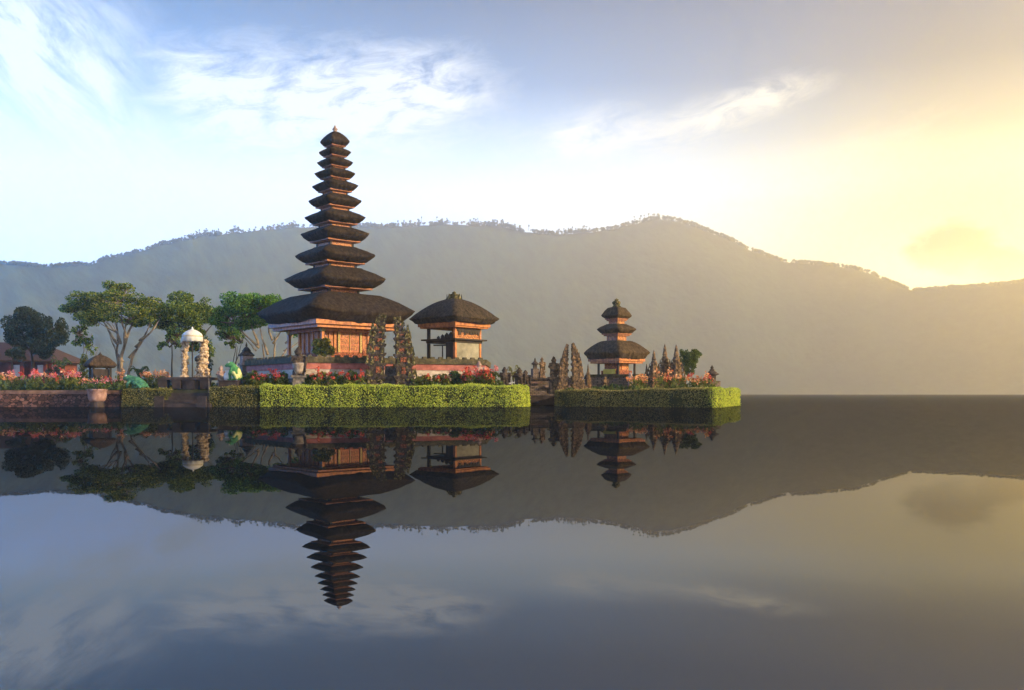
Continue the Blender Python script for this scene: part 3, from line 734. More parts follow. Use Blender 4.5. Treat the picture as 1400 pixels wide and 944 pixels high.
# ------------------------------------------------------------------ foliage
def hedge(name, label, path, w, z0, z1, leaf, n_m2, ls, group=None, close=.12, jag=.035):
    """trimmed hedge along PATH (outer front edge), thick WD to the back"""
    t = thing(name, label, 'hedge', (path[0][0], path[0][1], 0), 0, group)
    ox, oy = path[0]
    mb = MB()
    pts = [Vector(p) for p in path]
    nrm = []
    for i in range(len(pts)):
        a = pts[max(i-1, 0)]; b = pts[min(i+1, len(pts)-1)]
        d = (b-a).normalized(); nrm.append(Vector((-d.y, d.x)))
    rings = []
    e = .06
    for p, n in zip(pts, nrm):
        f0 = p + n*e; f1 = p + n*(w-e)
        rings.append(np.array([(f0.x-ox, f0.y-oy, z0), (f1.x-ox, f1.y-oy, z0), (f1.x-ox, f1.y-oy, z1-e), (f0.x-ox, f0.y-oy, z1-e)]))
    mb.rings(rings)
    mb.build('hedge_mass', 'hedge_core', t)
    lf = MB()
    def patch(A, B, C_, D_, nn, n3):
        area = ((B-A).length + (C_-D_).length)/2 * ((D_-A).length + (C_-B).length)/2
        N = int(area*nn)
        if N < 1: return
        u, v_ = rng.random((N, 1)), rng.random((N, 1))
        A, B, C_, D_, n3 = (np.array(q) for q in (A, B, C_, D_, n3))
        c = (A*(1-u) + B*u)*(1-v_) + (D_*(1-u) + C_*u)*v_ + n3*rng.normal(0, jag, (N, 1))
        c = c + n3*(np.sin(c[:, :1]*3.1 + ox)*.03 + np.sin(c[:, :1]*1.3 + c[:, 2:3]*4)*.03 + np.sin(c[:, :1]*7.7 + c[:, 1:2]*3)*.018 - .02)
        d = rng.normal(size=(N, 3)); d = d - n3*(d @ n3)[:, None]*.75 + np.array([0, 0, .25])
        lf.leaves(c - np.array([ox, oy, 0]), d, rng.uniform(.7, 1.35, N)*ls, rng.uniform(.45, .7, N)*ls)
    for i in range(len(pts)-1):
        p, q_ = pts[i], pts[i+1]; n = nrm[i]; n2 = nrm[i+1]
        V3 = lambda s_, z: Vector((s_.x, s_.y, z))
        r = .07
        patch(V3(p, z0), V3(q_, z0), V3(q_, z1-r), V3(p, z1-r), n_m2, (-n.x, -n.y, 0))
        patch(V3(p, z1-r), V3(q_, z1-r), V3(q_+n2*r, z1), V3(p+n*r, z1), n_m2, (-n.x*.7, -n.y*.7, .7))
        patch(V3(p+n*r, z1), V3(q_+n2*r, z1), V3(q_+n2*w, z1), V3(p+n*w, z1), n_m2, (0, 0, 1))
        patch(V3(p+n*w, z1), V3(q_+n2*w, z1), V3(q_+n2*w, z1-.4), V3(p+n*w, z1-.4), n_m2*.5, (n.x, n.y, 0))
    for i, sg in ((0, -1), (-1, 1)):
        p, n = pts[i], nrm[i]; d = Vector((n.y, -n.x))*sg
        patch(Vector((p.x, p.y, z0)), Vector((p.x+n.x*w, p.y+n.y*w, z0)), Vector((p.x+n.x*w, p.y+n.y*w, z1)), Vector((p.x, p.y, z1)), n_m2, (d.x, d.y, 0))
    struct(lf.build('leaves', leaf, t), 'stuff')
    return t
def arc(px0, Y0, px1, Y1, n=8):
    return [(X(px0 + (px1-px0)*math.sin(t), Y0 + (Y1-Y0)*(1-math.cos(t))), Y0 + (Y1-Y0)*(1-math.cos(t))) for t in np.linspace(0, math.pi/2, n)]
H1 = Zc(527.5, 45)
hedge('hedge', 'long bright green trimmed hedge in front of the main temple terrace', [pt(356, 45), pt(450, 44.95), pt(560, 44.95), pt(650, 45.0)] + arc(690, 45.0, 724, 47.2), .85, -.25, H1, 'hedge_leaf', 950, .066, 'water-edge hedges')
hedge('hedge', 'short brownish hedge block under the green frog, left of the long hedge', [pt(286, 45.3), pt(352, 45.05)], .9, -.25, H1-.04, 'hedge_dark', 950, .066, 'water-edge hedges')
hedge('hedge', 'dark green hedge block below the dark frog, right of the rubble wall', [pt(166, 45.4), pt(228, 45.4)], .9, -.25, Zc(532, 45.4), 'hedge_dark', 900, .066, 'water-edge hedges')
H2 = Zc(532.0, 46)
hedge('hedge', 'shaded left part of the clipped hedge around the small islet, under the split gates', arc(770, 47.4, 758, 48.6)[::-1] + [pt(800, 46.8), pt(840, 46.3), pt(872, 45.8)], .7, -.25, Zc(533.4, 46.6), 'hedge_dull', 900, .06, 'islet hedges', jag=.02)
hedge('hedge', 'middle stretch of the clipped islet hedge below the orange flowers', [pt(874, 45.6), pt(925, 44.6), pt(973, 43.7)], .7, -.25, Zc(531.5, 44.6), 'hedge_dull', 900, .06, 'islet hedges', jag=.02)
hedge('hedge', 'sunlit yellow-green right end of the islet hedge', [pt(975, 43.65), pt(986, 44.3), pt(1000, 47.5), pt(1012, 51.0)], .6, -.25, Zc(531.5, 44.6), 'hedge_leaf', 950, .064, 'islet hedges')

def clump_leaves(mb, clumps, n, ls, flat=.0, up=.4, shell=.55):
    vol = np.array([c[1][0]*c[1][1]*c[1][2] for c in clumps])**.7; vol = vol/vol.sum()
    for (c, r), p in zip(clumps, vol):
        N = max(int(n*p), 4)
        d = rng.normal(size=(N, 3)); d /= np.linalg.norm(d, axis=1, keepdims=True)
        rad = np.power(rng.random((N, 1)), 1/3.)*(1-shell) + shell*rng.uniform(.75, 1.08, (N, 1))
        pos = d*rad*np.array(r) + np.array(c)
        dr_ = rng.normal(size=(N, 3)); dr_[:, 2] *= (1-flat); dr_ += d*.5 + np.array([0, 0, up*(1-flat)])
        mb.leaves(pos, dr_, rng.uniform(.7, 1.4, N)*ls, rng.uniform(.4, .75, N)*ls)
def curve(a, b, bend, n=7):
    a, b = Vector(a), Vector(b); out = []
    for t in np.linspace(0, 1, n):
        p = a.lerp(b, t); k_ = math.sin(math.pi*t)
        p += Vector(bend)*k_; p += Vector((rng.normal(), rng.normal(), 0))*(a-b).length*.012*(1 if 0 < t < 1 else 0); out.append(p)
    return out
def tree(name, label, px, Y, base_py, limbs, lobes, n, ls, leaf, bark, flat=0.0, sub=5, spread=.62, trunk_r=.16, group=None, subr=.60, shell=.35):
    """limbs: (px,py) tips from the trunk foot; lobes: (px,py,rx_px,ry_px) masses of the crown"""
    s_ = Y/F; t = thing(name, label, 'tree', (X(px, Y), Y, GZ), 0, group)
    org = Vector((X(px, Y), Y, GZ))
    base = P(px, base_py, Y) - org; base.z = min(base.z, 0)-.05
    tr = MB()
    tips = []
    for lp in limbs:
        (fx, fy), (lx, ly), r = lp
        yo, yo2 = rng.uniform(-.3, .3), rng.uniform(-.2, 1.2)
        a = P(fx, fy, Y) - org; b = P(lx, ly, Y) - org; b.y += yo2
        if (fx, fy) == (px, base_py): a = base.copy(); 
        tr.tube(curve(a, b, (rng.normal()*.1, 0, -.12*abs(b.x-a.x)*.4)), np.linspace(r, r*.28, 7), 7)
        tips.append(b)
    clumps = []
    for (cx, cy, rx, ry) in lobes:
        c = P(cx, cy, Y) - org; c.y += rng.uniform(-.8, .8)
        r3 = Vector((rx*s_, rx*s_*.95, ry*s_))
        # nearest limb tip feeds it
        tp = min(tips, key=lambda q_: (q_-c).length)
        for k_ in range(sub):
            d = Vector((rng.normal(), rng.normal(), rng.normal()*.8)); d.normalize()
            cc = c + Vector((d.x*r3.x, d.y*r3.y, d.z*r3.z))*spread*rng.uniform(.5, 1.35)
            rr = subr*rng.uniform(.75, 1.25)
            clumps.append((tuple(cc), (r3.x*rr, r3.y*rr, r3.z*rr*1.1)))
            tr.tube(curve(tp, cc, (0, 0, -.1), 4), np.linspace(trunk_r*.28, .015, 4), 4)
    tr.build('trunk', bark, t, True)
    lf = MB(); clump_leaves(lf, clumps, n, ls, flat, .3, shell); lf.build('crown', leaf, t)
    return t
def bush(name, label, px, Y, py0, py1, wpx, n, ls, leaf, cat='bush', z0=GZ, group=None, stem=True):
    s_ = Y/F; t = thing(name, label, cat, (X(px, Y), Y, z0), 0, group)
    h = Zc(py0, Y) - z0; w = wpx*s_/2
    cl = []
    for k_ in range(9):
        a = rng.uniform(0, 6.28); r = rng.uniform(0, .62)*w
        cl.append(((r*math.cos(a), r*math.sin(a), h*rng.uniform(.22, .82)), (w*rng.uniform(.3, .5), w*rng.uniform(.3, .5), h*rng.uniform(.16, .24))))
    lf = MB(); clump_leaves(lf, cl, n, ls); lf.build('foliage', leaf, t)
    if stem:
        sm = MB()
        for c, r in cl: sm.tube([(0, 0, 0), tuple(np.array(c)*.6), c], [.03, .02, .01], 4)
        sm.build('stem', 'bark_dark', t)
    return t
# trees behind the left shore
tree('tree', 'dense very dark tree in front of the red building at the far left', 44, 68, 512, [((44, 512), (40, 455), .16), ((42, 480), (22, 445), .09), ((43, 475), (66, 448), .09), ((18, 512), (18, 460), .06)],
     [(22, 447, 17, 16), (46, 440, 22, 18), (70, 444, 16, 16), (34, 466, 18, 14), (62, 468, 22, 15), (78, 462, 9, 12), (12, 462, 9, 14), (40, 430, 15, 10), (60, 484, 16, 10), (28, 486, 14, 8), (44, 456, 24, 16), (80, 450, 9, 12)], 17000, .17, 'leaf_dark', 'bark_dark', group='shore trees')
tree('tree', 'tall wide umbrella-shaped tree with pale forked trunks, above the little thatched hut', 166, 62, 512,
     [((166, 512), (158, 455), .15), ((166, 512), (172, 440), .17), ((166, 512), (190, 465), .14), ((160, 470), (128, 432), .10), ((165, 470), (150, 425), .09), ((171, 470), (180, 420), .10), ((185, 475), (212, 432), .09), ((176, 490), (198, 440), .09), ((168, 495), (142, 455), .09), ((190, 466), (205, 445), .06), ((172, 460), (165, 415), .07)],
     [(152, 394, 14, 8), (130, 408, 22, 9), (108, 420, 24, 9), (165, 408, 28, 10), (190, 412, 22, 10), (150, 424, 32, 10), (118, 432, 22, 8), (185, 428, 26, 10), (205, 424, 13, 10), (150, 438, 26, 8), (95, 424, 15, 6), (180, 441, 18, 7), (205, 438, 12, 6), (172, 394, 12, 7), (125, 442, 12, 5)], 19000, .14, 'leaf_umbrella', 'bark_pale', flat=.6, sub=6, group='shore trees', shell=.3)
tree('tree', 'olive green flat-crowned tree behind the white parasol', 270, 64, 516,
     [((270, 516), (268, 460), .13), ((268, 470), (240, 438), .09), ((268, 465), (262, 425), .09), ((269, 470), (285, 440), .08), ((269, 480), (282, 470), .05)],
     [(240, 411, 24, 10), (215, 425, 20, 10), (258, 422, 28, 12), (277, 418, 16, 10), (225, 442, 24, 10), (260, 440, 26, 12), (282, 434, 14, 12), (240, 455, 18, 8), (272, 456, 16, 11), (284, 478, 13, 14), (262, 472, 13, 10), (246, 430, 26, 10)], 19000, .14, 'leaf_olive', 'bark_dark', flat=.45, sub=6, group='shore trees', shell=.3)
tree('tree', 'slim small tree with a thin straight trunk standing left of the white parasol', 232, 58, 516, [((232, 516), (232, 462), .07), ((232, 475), (224, 460), .04), ((232, 475), (240, 458), .04)],
     [(228, 462, 9, 8), (238, 456, 9, 7), (222, 472, 6, 5), (240, 472, 5, 5), (232, 450, 7, 5)], 1300, .14, 'leaf_olive', 'bark_dark', group='shore trees', sub=9, spread=1.0, subr=.42)
tree('tree', 'bright green spreading tree with many bare forked limbs left of the pagoda', 370, 60, 512,
     [((370, 512), (352, 470), .13), ((370, 512), (372, 460), .12), ((370, 512), (392, 468), .11), ((354, 476), (318, 440), .08), ((353, 472), (336, 432), .08), ((366, 485), (350, 440), .08), ((372, 465), (365, 432), .08), ((373, 470), (386, 440), .07), ((390, 470), (408, 448), .07), ((350, 480), (322, 452), .06), ((388, 480), (406, 462), .05)],
     [(330, 413, 24, 11), (355, 411, 26, 10), (380, 413, 18, 10), (305, 423, 20, 12), (340, 427, 30, 12), (374, 429, 24, 11), (298, 438, 16, 10), (322, 441, 22, 9), (396, 426, 14, 12), (402, 448, 10, 10), (350, 440, 20, 8), (380, 444, 14, 6), (318, 456, 12, 7)], 19000, .145, 'leaf_bright', 'bark_pale', flat=.35, sub=6, group='shore trees', shell=.3)
tree('tree', 'thin sparse tree of two slender leaning stems left of the thatched hut', 106, 60, 514, [((106, 514), (120, 455), .05), ((106, 514), (128, 470), .04), ((112, 490), (108, 455), .03)],
     [(112, 452, 7, 6), (122, 462, 8, 8), (108, 468, 6, 6), (130, 474, 6, 8), (118, 444, 6, 5)], 900, .15, 'leaf_olive', 'bark_pale', group='shore trees', sub=9, spread=1.05, subr=.42)
tree('tree', 'two thin dark stems with light foliage between the olive and the bright green trees', 316, 57, 512, [((316, 512), (314, 462), .045), ((318, 512), (328, 466), .04), ((318, 500), (322, 462), .03)],
     [(312, 458, 9, 8), (326, 462, 7, 6), (318, 472, 7, 5), (304, 454, 6, 5)], 900, .14, 'leaf_olive', 'bark_dark', group='shore trees', sub=9, spread=1.05, subr=.42)
bush('bush', 'yellowish feathery bush in front of the carved shrine wall', 445, 48.4, 461, 492, 52, 1500, .14, 'leaf_yellow', z0=TZ)
tree('bush', 'green vase-shaped bush standing beside the three spires on the islet', 941, 58, 520, [((941, 520), (938, 495), .05), ((941, 518), (947, 492), .05), ((941, 516), (934, 498), .04)],
     [(936, 487, 6, 8), (945, 486, 9, 8), (952, 483, 7, 5), (942, 496, 8, 7), (940, 506, 7, 7), (934, 494, 5, 8), (949, 494, 6, 7)], 5200, .11, 'leaf_garden', 'bark_dark', sub=8, spread=.85, subr=.5, shell=.1)
bush('bush', 'yellow-green leafy shrub left of the little thatched hut', 114, 57, 482, 515, 22, 700, .15, 'leaf_yellow', group='garden shrubs')
bush('bush', 'dark green low shrub in front of the red building', 76, 60, 500, 520, 34, 900, .14, 'leaf_dark', group='garden shrubs')
bush('bush', 'small dark shrub behind the pale stone figure', 284, 52, 478, 515, 20, 800, .13, 'leaf_dark', group='garden shrubs')

for i, (px, Y, yt, w_, lf_n) in enumerate([(343, 46.6, 508, 26, 'leaf_garden'), (364, 46.9, 512, 24, 'leaf_garden'), (386, 46.5, 507, 28, 'leaf_garden'), (424, 46.2, 511, 20, 'leaf_garden'), (441, 46.4, 507, 26, 'leaf_yellow'), (461, 46.5, 510, 26, 'leaf_garden'), (481, 46.5, 505, 26, 'leaf_garden'),
        (580, 46.6, 512, 26, 'leaf_yellow'), (602, 46.7, 509, 26, 'leaf_yellow'), (624, 46.5, 506, 28, 'leaf_garden'), (640, 46.7, 508, 24, 'leaf_yellow'), (532, 48.2, 500, 10, 'leaf_garden')]):
    bush('garden_shrub', 'low leafy shrub in the bed between the long hedge and the banded terrace wall', px, Y, yt, 527, w_, 420, .17, lf_n, group='shrubs before the terrace')
def palm(name, label, px, Y, py0, wpx, z0, n=11, leaf='leaf_garden', cat='palm', group=None):
    s_ = Y/F; t = thing(name, label, cat, (X(px, Y), Y, z0), 0, group)
    h = Zc(py0, Y) - z0; w = wpx*s_/2
    MB().tube([(0, 0, 0), (.02, 0, h*.25), (0, 0, h*.45)], [.05, .04, .03], 6).build('trunk', 'bark_dark', t)
    for k_ in range(n):
        a = k_*6.283/n + rng.uniform(-.2, .2); up = rng.uniform(.55, 1.0)
        pts = [Vector((math.cos(a)*w*r_, math.sin(a)*w*r_, h*.42 + h*.58*up*math.sin(min(r_*2.2, 2.4)))) for r_ in np.linspace(0, 1, 7)]
        mb = MB(); c, d, ln = [], [], []
        for p0, p1 in zip(pts[:-1], pts[1:]):
            dd = (p1-p0)
            side = dd.cross(Vector((0, 0, 1))); side.normalize()
            for sg in (-1, 1):
                for u in (0.2, .5, .8):
                    v_ = (side*sg*.8 + dd.normalized()*.6 + Vector((0, 0, -.25))); c.append(p0 + dd*u + v_*w*.12); d.append(v_); ln.append(w*.30)
        mb.leaves(np.array(c), np.array(d), np.array(ln), np.array(ln)*.3); mb.tube(pts, [.012]*7, 3)
        mb.build('frond', leaf, t)
    return t
palm('palm', 'small yellow-green palm left of the little thatched hut by the wall', 84, 56, 484, 26, GZ, group='small palms')
palm('palm', 'small palm behind the dark frog statue', 191, 53, 500, 26, GZ, group='small palms')
palm('palm', 'spiky palm clump beside the pink guardian at the right end of the terrace', 666, 46.6, 505, 30, GZ, 13, group='small palms')
palm('palm', 'pale light-catching palm tuft above the dark figures by the bridge', 702, 54, 498, 18, .62, 9, 'leaf_yellow', group='small palms')

# canna plants
def canna(petal):
    t = thing('canna_plant', 'x', 'flowering plant')
    lf, fl, stm = MB(), MB(), MB()
    N = 34; c = np.stack([rng.normal(0, .17, N), rng.normal(0, .14, N), rng.uniform(.12, .78, N)], 1)
    d = np.stack([rng.normal(0, .6, N), rng.normal(0, .6, N), rng.uniform(.3, 1, N)], 1)
    lf.leaves(c, d, rng.uniform(.22, .38, N), rng.uniform(.07, .13, N))
    for k_ in range(3):
        fl = MB(); x_, y_, h = rng.normal(0, .12), rng.normal(0, .12), rng.uniform(.72, 1.02)
        stm.tube([(x_*.4, y_*.4, 0), (x_, y_, h)], [.018, .01], 4)
        n2 = 13; fl.leaves(np.stack([rng.normal(x_, .055, n2), rng.normal(y_, .055, n2), rng.normal(h, .065, n2)], 1), rng.normal(size=(n2, 3))+np.array([0, 0, .4]), rng.uniform(.10, .17, n2), rng.uniform(.06, .11, n2)); fl.build('flower', petal, t)
    lf.build('leaves', 'leaf_canna', t); stm.build('stem', 'leaf_garden', t)
    return t
protos = {k_: [canna(k_) for _ in range(2)] for k_ in ('petal_red', 'petal_coral', 'petal_pink')}
used = set()
def place_canna(kind, x, y, z, s_, label, group):
    pr = protos[kind][int(rng.integers(0, 2))]
    if pr.name not in used: used.add(pr.name); o = pr
    else: o = copy_tree(pr)
    o.location = (x, y, z); o.rotation_euler = (0, 0, rng.uniform(0, 6.28)); o.scale = (s_*rng.uniform(.9, 1.2),)*2 + (s_*rng.uniform(.85, 1.15),)
    o['label'] = label; o['group'] = group
for i in range(66):
    px = rng.uniform(-6, 168); Y = rng.uniform(46.6, 50.5)
    place_canna(rng.choice(['petal_coral', 'petal_pink', 'petal_coral', 'petal_red']), X(px, Y), Y, GZ, rng.uniform(.58, .98) * (.62 if 106 < px < 164 else 1), 'flowering canna in the dense bed behind the rubble shore wall', 'cannas behind the rubble wall')
for i in range(10):
    px = rng.uniform(200, 232); Y = rng.uniform(47.5, 50)
    place_canna('petal_coral', X(px, Y), Y, GZ, .85, 'flowering canna in the patch between the dark frog and the pale carved pillars', 'cannas near the dark frog')
for px, Y, s_ in [(345, 46.6, .6), (352, 46.9, .6), (362, 46.4, .75), (374, 46.8, .8), (380, 47.2, .85), (424, 46.5, .6), (432, 46.4, .65), (446, 46.6, .6), (458, 46.4, .75), (466, 46.6, .7), (478, 46.4, .6), (490, 46.4, .85), (497, 46.6, .9), (356, 46.2, .9), (368, 46.5, 1.0), (376, 46.3, .8), (388, 46.5, .9), (428, 46.0, .8), (440, 46.2, .85), (470, 46.3, .95), (484, 46.2, .8), (494, 46.1, 1.0), (348, 46.2, 1.0), (382, 46.1, 1.05), (435, 46.1, 1.0), (452, 46.1, 1.0), (476, 46.1, 1.05), (586, 46.2, .9), (600, 46.1, .8), (612, 46.2, .95)]:
    place_canna('petal_red', X(px, Y), Y, GZ, s_*.85, 'red-flowering canna in the low bed between the long hedge and the banded terrace wall', 'red cannas before the terrace')
for i in range(28):
    px = rng.choice([rng.uniform(618, 676), rng.uniform(632, 668)]); Y = rng.uniform(46.0, 46.8)
    place_canna('petal_red' if rng.random() < .75 else 'petal_pink', X(px, Y), Y, GZ, rng.uniform(.6, .95), 'red-flowering canna massed in front of the right end of the terrace below the pavilion', 'red cannas below the pavilion')
for i in range(20):
    px = rng.uniform(866, 976); Y = rng.uniform(46.4, 51) if px < 950 else rng.uniform(45.3, 48)
    place_canna(rng.choice(['petal_coral', 'petal_coral', 'petal_coral', 'petal_red']), X(px, Y), Y, .62, rng.uniform(.75, 1.1), 'orange-flowering canna behind the islet hedge below the spires', 'cannas on the islet')
# low leafy ground cover
def cover(name, zones, n, ls, leaf):
    mb = MB()
    for (px0, px1, Y0, Y1, z0, h) in zones:
        N = int(n*(X(px1, Y0)-X(px0, Y0))*(Y1-Y0)); Y = rng.uniform(Y0, Y1, N); px = rng.uniform(px0, px1, N)
        cx = (px-700)/F*Y
        hh = h*(.35+.65*np.abs(np.sin(cx*2.1+Y*1.7)*np.sin(cx*.9)))
        c = np.stack([cx, Y, z0 + rng.random(N)*hh], 1)
        d = rng.normal(size=(N, 3))+np.array([0, 0, .8]); mb.leaves(c, d, rng.uniform(.7, 1.5, N)*ls, rng.uniform(.3, .55, N)*ls)
    struct(mb.build(name, leaf), 'stuff')
cover('ground_cover', [(335, 505, 46.0, 46.7, GZ, .95), (562, 690, 46.0, 47.4, GZ, .75), (318, 410, 47, 52, GZ, .5)], 130, .22, 'leaf_garden')
cover('ground_cover', [(-10, 170, 46.4, 51, GZ, .55), (170, 300, 46.6, 52, GZ, .4)], 45, .26, 'leaf_garden')
cover('ground_cover', [(775, 880, 47.4, 50, .62, .5), (865, 990, 45.6, 48, .62, .55)], 110, .2, 'leaf_garden')

# ------------------------------------------------------------------ left shore: wall, pot, hut, red house
wl = thing('shore_wall', 'long pinkish rubble stone wall at the water on the far left', 'wall', (X(80, 45.9), 45.9, 0))
x0, x1 = X(-30, 45.9)-wl.location.x, X(164, 45.9)-wl.location.x
MB().bbox(x0, x1, -.0, .5, -.25, .62).build('wall_face', 'rubble', wl)
MB().bbox(x0, x1, -.06, .55, .62, .80).build('wall_cap', 'wall_cap', wl)
MB().bbox(x0, x1, -.14, .0-.002, -.25, .10).build('wall_foot', 'rubble', wl)
wl2 = thing('planter_pot', 'round pinkish pot of small plants on a dark plinth against the rubble wall', 'plant pot', (X(133, 45.2), 45.2, 0))
MB().lathe([(.30, -.25), (.32, .12), (.30, .26)], n=16).build('plinth', 'block', wl2)
MB().lathe([(.30, .27), (.38, .34), (.42, .55), (.42, .78), (.46, .80), (.46, .86), (.38, .86)], n=20).build('pot_body', 'pot', wl2, True)
lf = MB(); N = 260; lf.leaves(np.stack([rng.normal(0, .26, N), rng.normal(0, .26, N), .86+np.abs(rng.normal(0, .2, N))], 1), rng.normal(size=(N, 3))+np.array([0, 0, 1]), rng.uniform(.12, .26, N), rng.uniform(.05, .09, N)); lf.build('foliage', 'leaf_garden', wl2)
lf = MB(); N = 70; lf.leaves(np.stack([rng.normal(0, .26, N), rng.normal(0, .26, N), 1.12+rng.uniform(0, .2, N)], 1), rng.normal(size=(N, 3)), rng.uniform(.06, .11, N), rng.uniform(.05, .08, N)); struct(lf.build('blossom', 'petal_pink', wl2), 'stuff')

hut = thing('thatched_hut', 'little open hut with a pointed brown thatched roof under the umbrella tree', 'hut', (X(137, 50), 50, GZ), R(35))
s_ = 50/F
o = roof(25*s_, Zc(500, 50)-GZ, Zc(485.5, 50)-GZ, Zc(503, 50)-GZ, 'thatch_brown', hut, inner=.8, peak=True)
MB().lathe([(.08, 0), (.1, .06), (.04, .12), (0, .22)], (0, 0, Zc(486.5, 50)-GZ), 8).build('finial', 'stone_dark', o, True)
hz2 = Zc(502, 50)-GZ
for a_, b_ in ((-1, -1), (1, -1), (1, 1), (-1, 1)): MB().bbox(a_*.42-.05, a_*.42+.05, b_*.42-.05, b_*.42+.05, 0, hz2).build('post', 'dark_wood', hut)
MB().bbox(-.365, .365, -.365, .365, 0.001, hz2-.12).build('wall', 'dark_wood', hut)

YH = 74; s_ = YH/F
hs = thing('red_house', 'low red-walled house with brown tiled roof at the far left behind the flowers', 'house', (X(20, YH), YH, GZ))
w0, w1 = X(-70, YH)-hs.location.x, X(74, YH)-hs.location.x
zt_ = Zc(493, YH)-GZ; zr = Zc(466, YH)-GZ
MB().bbox(w0+.3, w1-.5, .3, 5, 0, zt_).build('wall', 'red_paint', hs)
rr = MB(); e = .25
rr.add([(w0-e, -.5, zt_-.12), (w1+e, -.5, zt_-.12), (w1+e, 5.6, zt_-.12), (w0-e, 5.6, zt_-.12), (w0+2, 2.5, zr), (w1-2.3, 2.5, zr), (w0-e, -.5, zt_+.02), (w1+e, -.5, zt_+.02), (w1+e, 5.6, zt_+.02), (w0-e, 5.6, zt_+.02)],
       [(3, 2, 1, 0), (0, 1, 7, 6), (1, 2, 8, 7), (2, 3, 9, 8), (3, 0, 6, 9), (6, 7, 5, 4), (7, 8, 5), (8, 9, 4, 5), (9, 6, 4)])
rr.build('roof', 'roof_tile', hs)
for px in (-5, 14, 30, 45, 62, 70):
    x_ = X(px, YH)-hs.location.x; MB().bbox(x_-.12, x_+.12, -.1, .14, 0, zt_-.125).build('column', 'red_paint', hs)
for px in (22, 55):
    x_ = X(px, YH)-hs.location.x
    wf_ = MB().bbox(x_-.32, x_+.32, .22, .297, zt_-1.25, zt_-.35).build('window', 'paint_white', hs)

# ------------------------------------------------------------------ landing with pale pillars and parasol
ld = thing('stone_landing', 'dark stone landing platform on short piers at the water, carrying the pale pillars', 'landing', (X(260, 46.5), 46.5, 0))
X0 = lambda px, Y=46.5: X(px, Y)-ld.location.x
ld_top = Zc(516, 46.5)
MB().bbox(X0(219), X0(287), -.3, 1.6, ld_top-.13, ld_top).build('slab', 'block', ld)
for px in (224, 243, 262, 281): MB().box((X0(px), .0, (ld_top-.13+Zc(532, 46.5))/2), (.36, .4, ld_top-.13-Zc(532, 46.5)-.002), 0, 1.25).build('pier', 'block', ld)
MB().bbox(X0(250), X0(272), -.1, 1.2, .84, ld_top-.132).build('core_block', 'block', ld)
stq = MB()
for k_ in range(4): stq.bbox(X0(228+k_*3), X0(300-k_*3), -1.5+.32*k_, .6, -.25 if k_ == 0 else .17*k_+.0, .17*(k_+1) - .004)
stq.build('step', 'block', ld)
MB().bbox(X0(228), X0(240), -1.62, -1.503, -.25, .52).build('cheek_stone', 'block', ld)
MB().bbox(X0(284), X0(296), -1.62, -1.503, -.25, .52).build('cheek_stone', 'block', ld)
def pale_pillar(label, px, w_top, w_bot, yt, yb, Y, lean):
    s_ = Y/F; t = thing('carved_pillar', label, 'pillar', (X(px, Y), Y, ld_top), R(20), 'pale carved pillars on the landing')
    h = (yb-yt)*s_
    pr = []
    n = 11
    for i in range(n):
        u = i/(n-1); w = (w_bot*(1-u)**1.6 + w_top*(1-(1-u)**1.6))*s_/2*(1.12 if i % 2 == 0 else .92)
        pr.append(('b', (lean*s_*u + rng.normal(0, .02), rng.normal(0, .02), h*u*.95+.03), (w, w*.9, h*.075)))
        for k_ in range(3):
            a = rng.uniform(0, 6.28); pr.append(('b', (lean*s_*u + w*.8*math.cos(a), w*.8*math.sin(a), h*u*.95+.03), (w*.27, w*.27, h*.045)))
    pr.append(('b', (lean*s_ - w_top*s_*.15, 0, h*.97), (w_top*s_*.5, w_top*s_*.4, h*.05)))
    sculpt('pillar_body', pr, .028, 'stone_ochre', t, .03)
    MB().bbox(-w_bot*s_*.5, w_bot*s_*.5, -w_bot*s_*.45, w_bot*s_*.45, .001, h*.06).build('pedestal', 'stone_ochre', t)
    return t
pale_pillar('slender pale carved dragon pillar, the left one under the white parasol', 252, 9.5, 11, 467, 515.5, 47.4, 1)
pale_pillar('pale carved dragon pillar that widens towards its foot, right of the parasol pole', 276, 11, 21, 465, 515.5, 47.4, 3)
par = thing('ceremonial_parasol', 'white ceremonial parasol with scalloped fringe on a dark pole between the pale pillars', 'parasol', (X(263, 46.7), 46.7, ld_top))
s_ = 46.7/F; zc_ = Zc(459, 46.7)-ld_top; rw = 13.4*s_
MB().tube([(0, 0, 0), (0, 0, zc_+.2)], .03, 8).build('pole', 'dark_wood', par)
MB().lathe([(rw*.96, .0), (rw, .01), (rw*.88, .10), (rw*.66, .19), (rw*.40, .26), (rw*.14, .30), (.04, .33), (.05, .36), (.0, .44)], (0, 0, zc_), 20).build('canopy', 'cloth_white', par, True)
mb = MB(); a = np.linspace(0, 2*np.pi, 48, endpoint=False)
rs = [np.stack([rw*1.01*np.cos(a), rw*1.01*np.sin(a), np.full(48, zc_+.0)], 1), np.stack([rw*1.03*np.cos(a), rw*1.03*np.sin(a), zc_-.27-.04*np.abs(np.sin(a*6))], 1), np.stack([rw*1.0*np.cos(a), rw*1.0*np.sin(a), zc_-.27-.04*np.abs(np.sin(a*6))], 1), np.stack([rw*.98*np.cos(a), rw*.98*np.sin(a), np.full(48, zc_-.001)], 1)]
mb.rings(rs, False, False).build('fringe', 'cloth_white', par, True)
MB().lathe([(rw*.99, -.065), (rw*1.045, -.06), (rw*1.045, -.03), (rw*.99, -.025)], (0, 0, zc_), 30).build('trim_band', 'gilt', par)
bl = thing('hanging_lantern', 'small dark round lantern on a stick beside the right pale pillar', 'lantern', (X(269.5, 47.2), 47.2, ld_top))
zb_ = Zc(491, 47.2)-ld_top
MB().tube([(0, 0, 0), (0, 0, zb_-.12)], .015, 6).build('stick', 'dark_wood', bl)
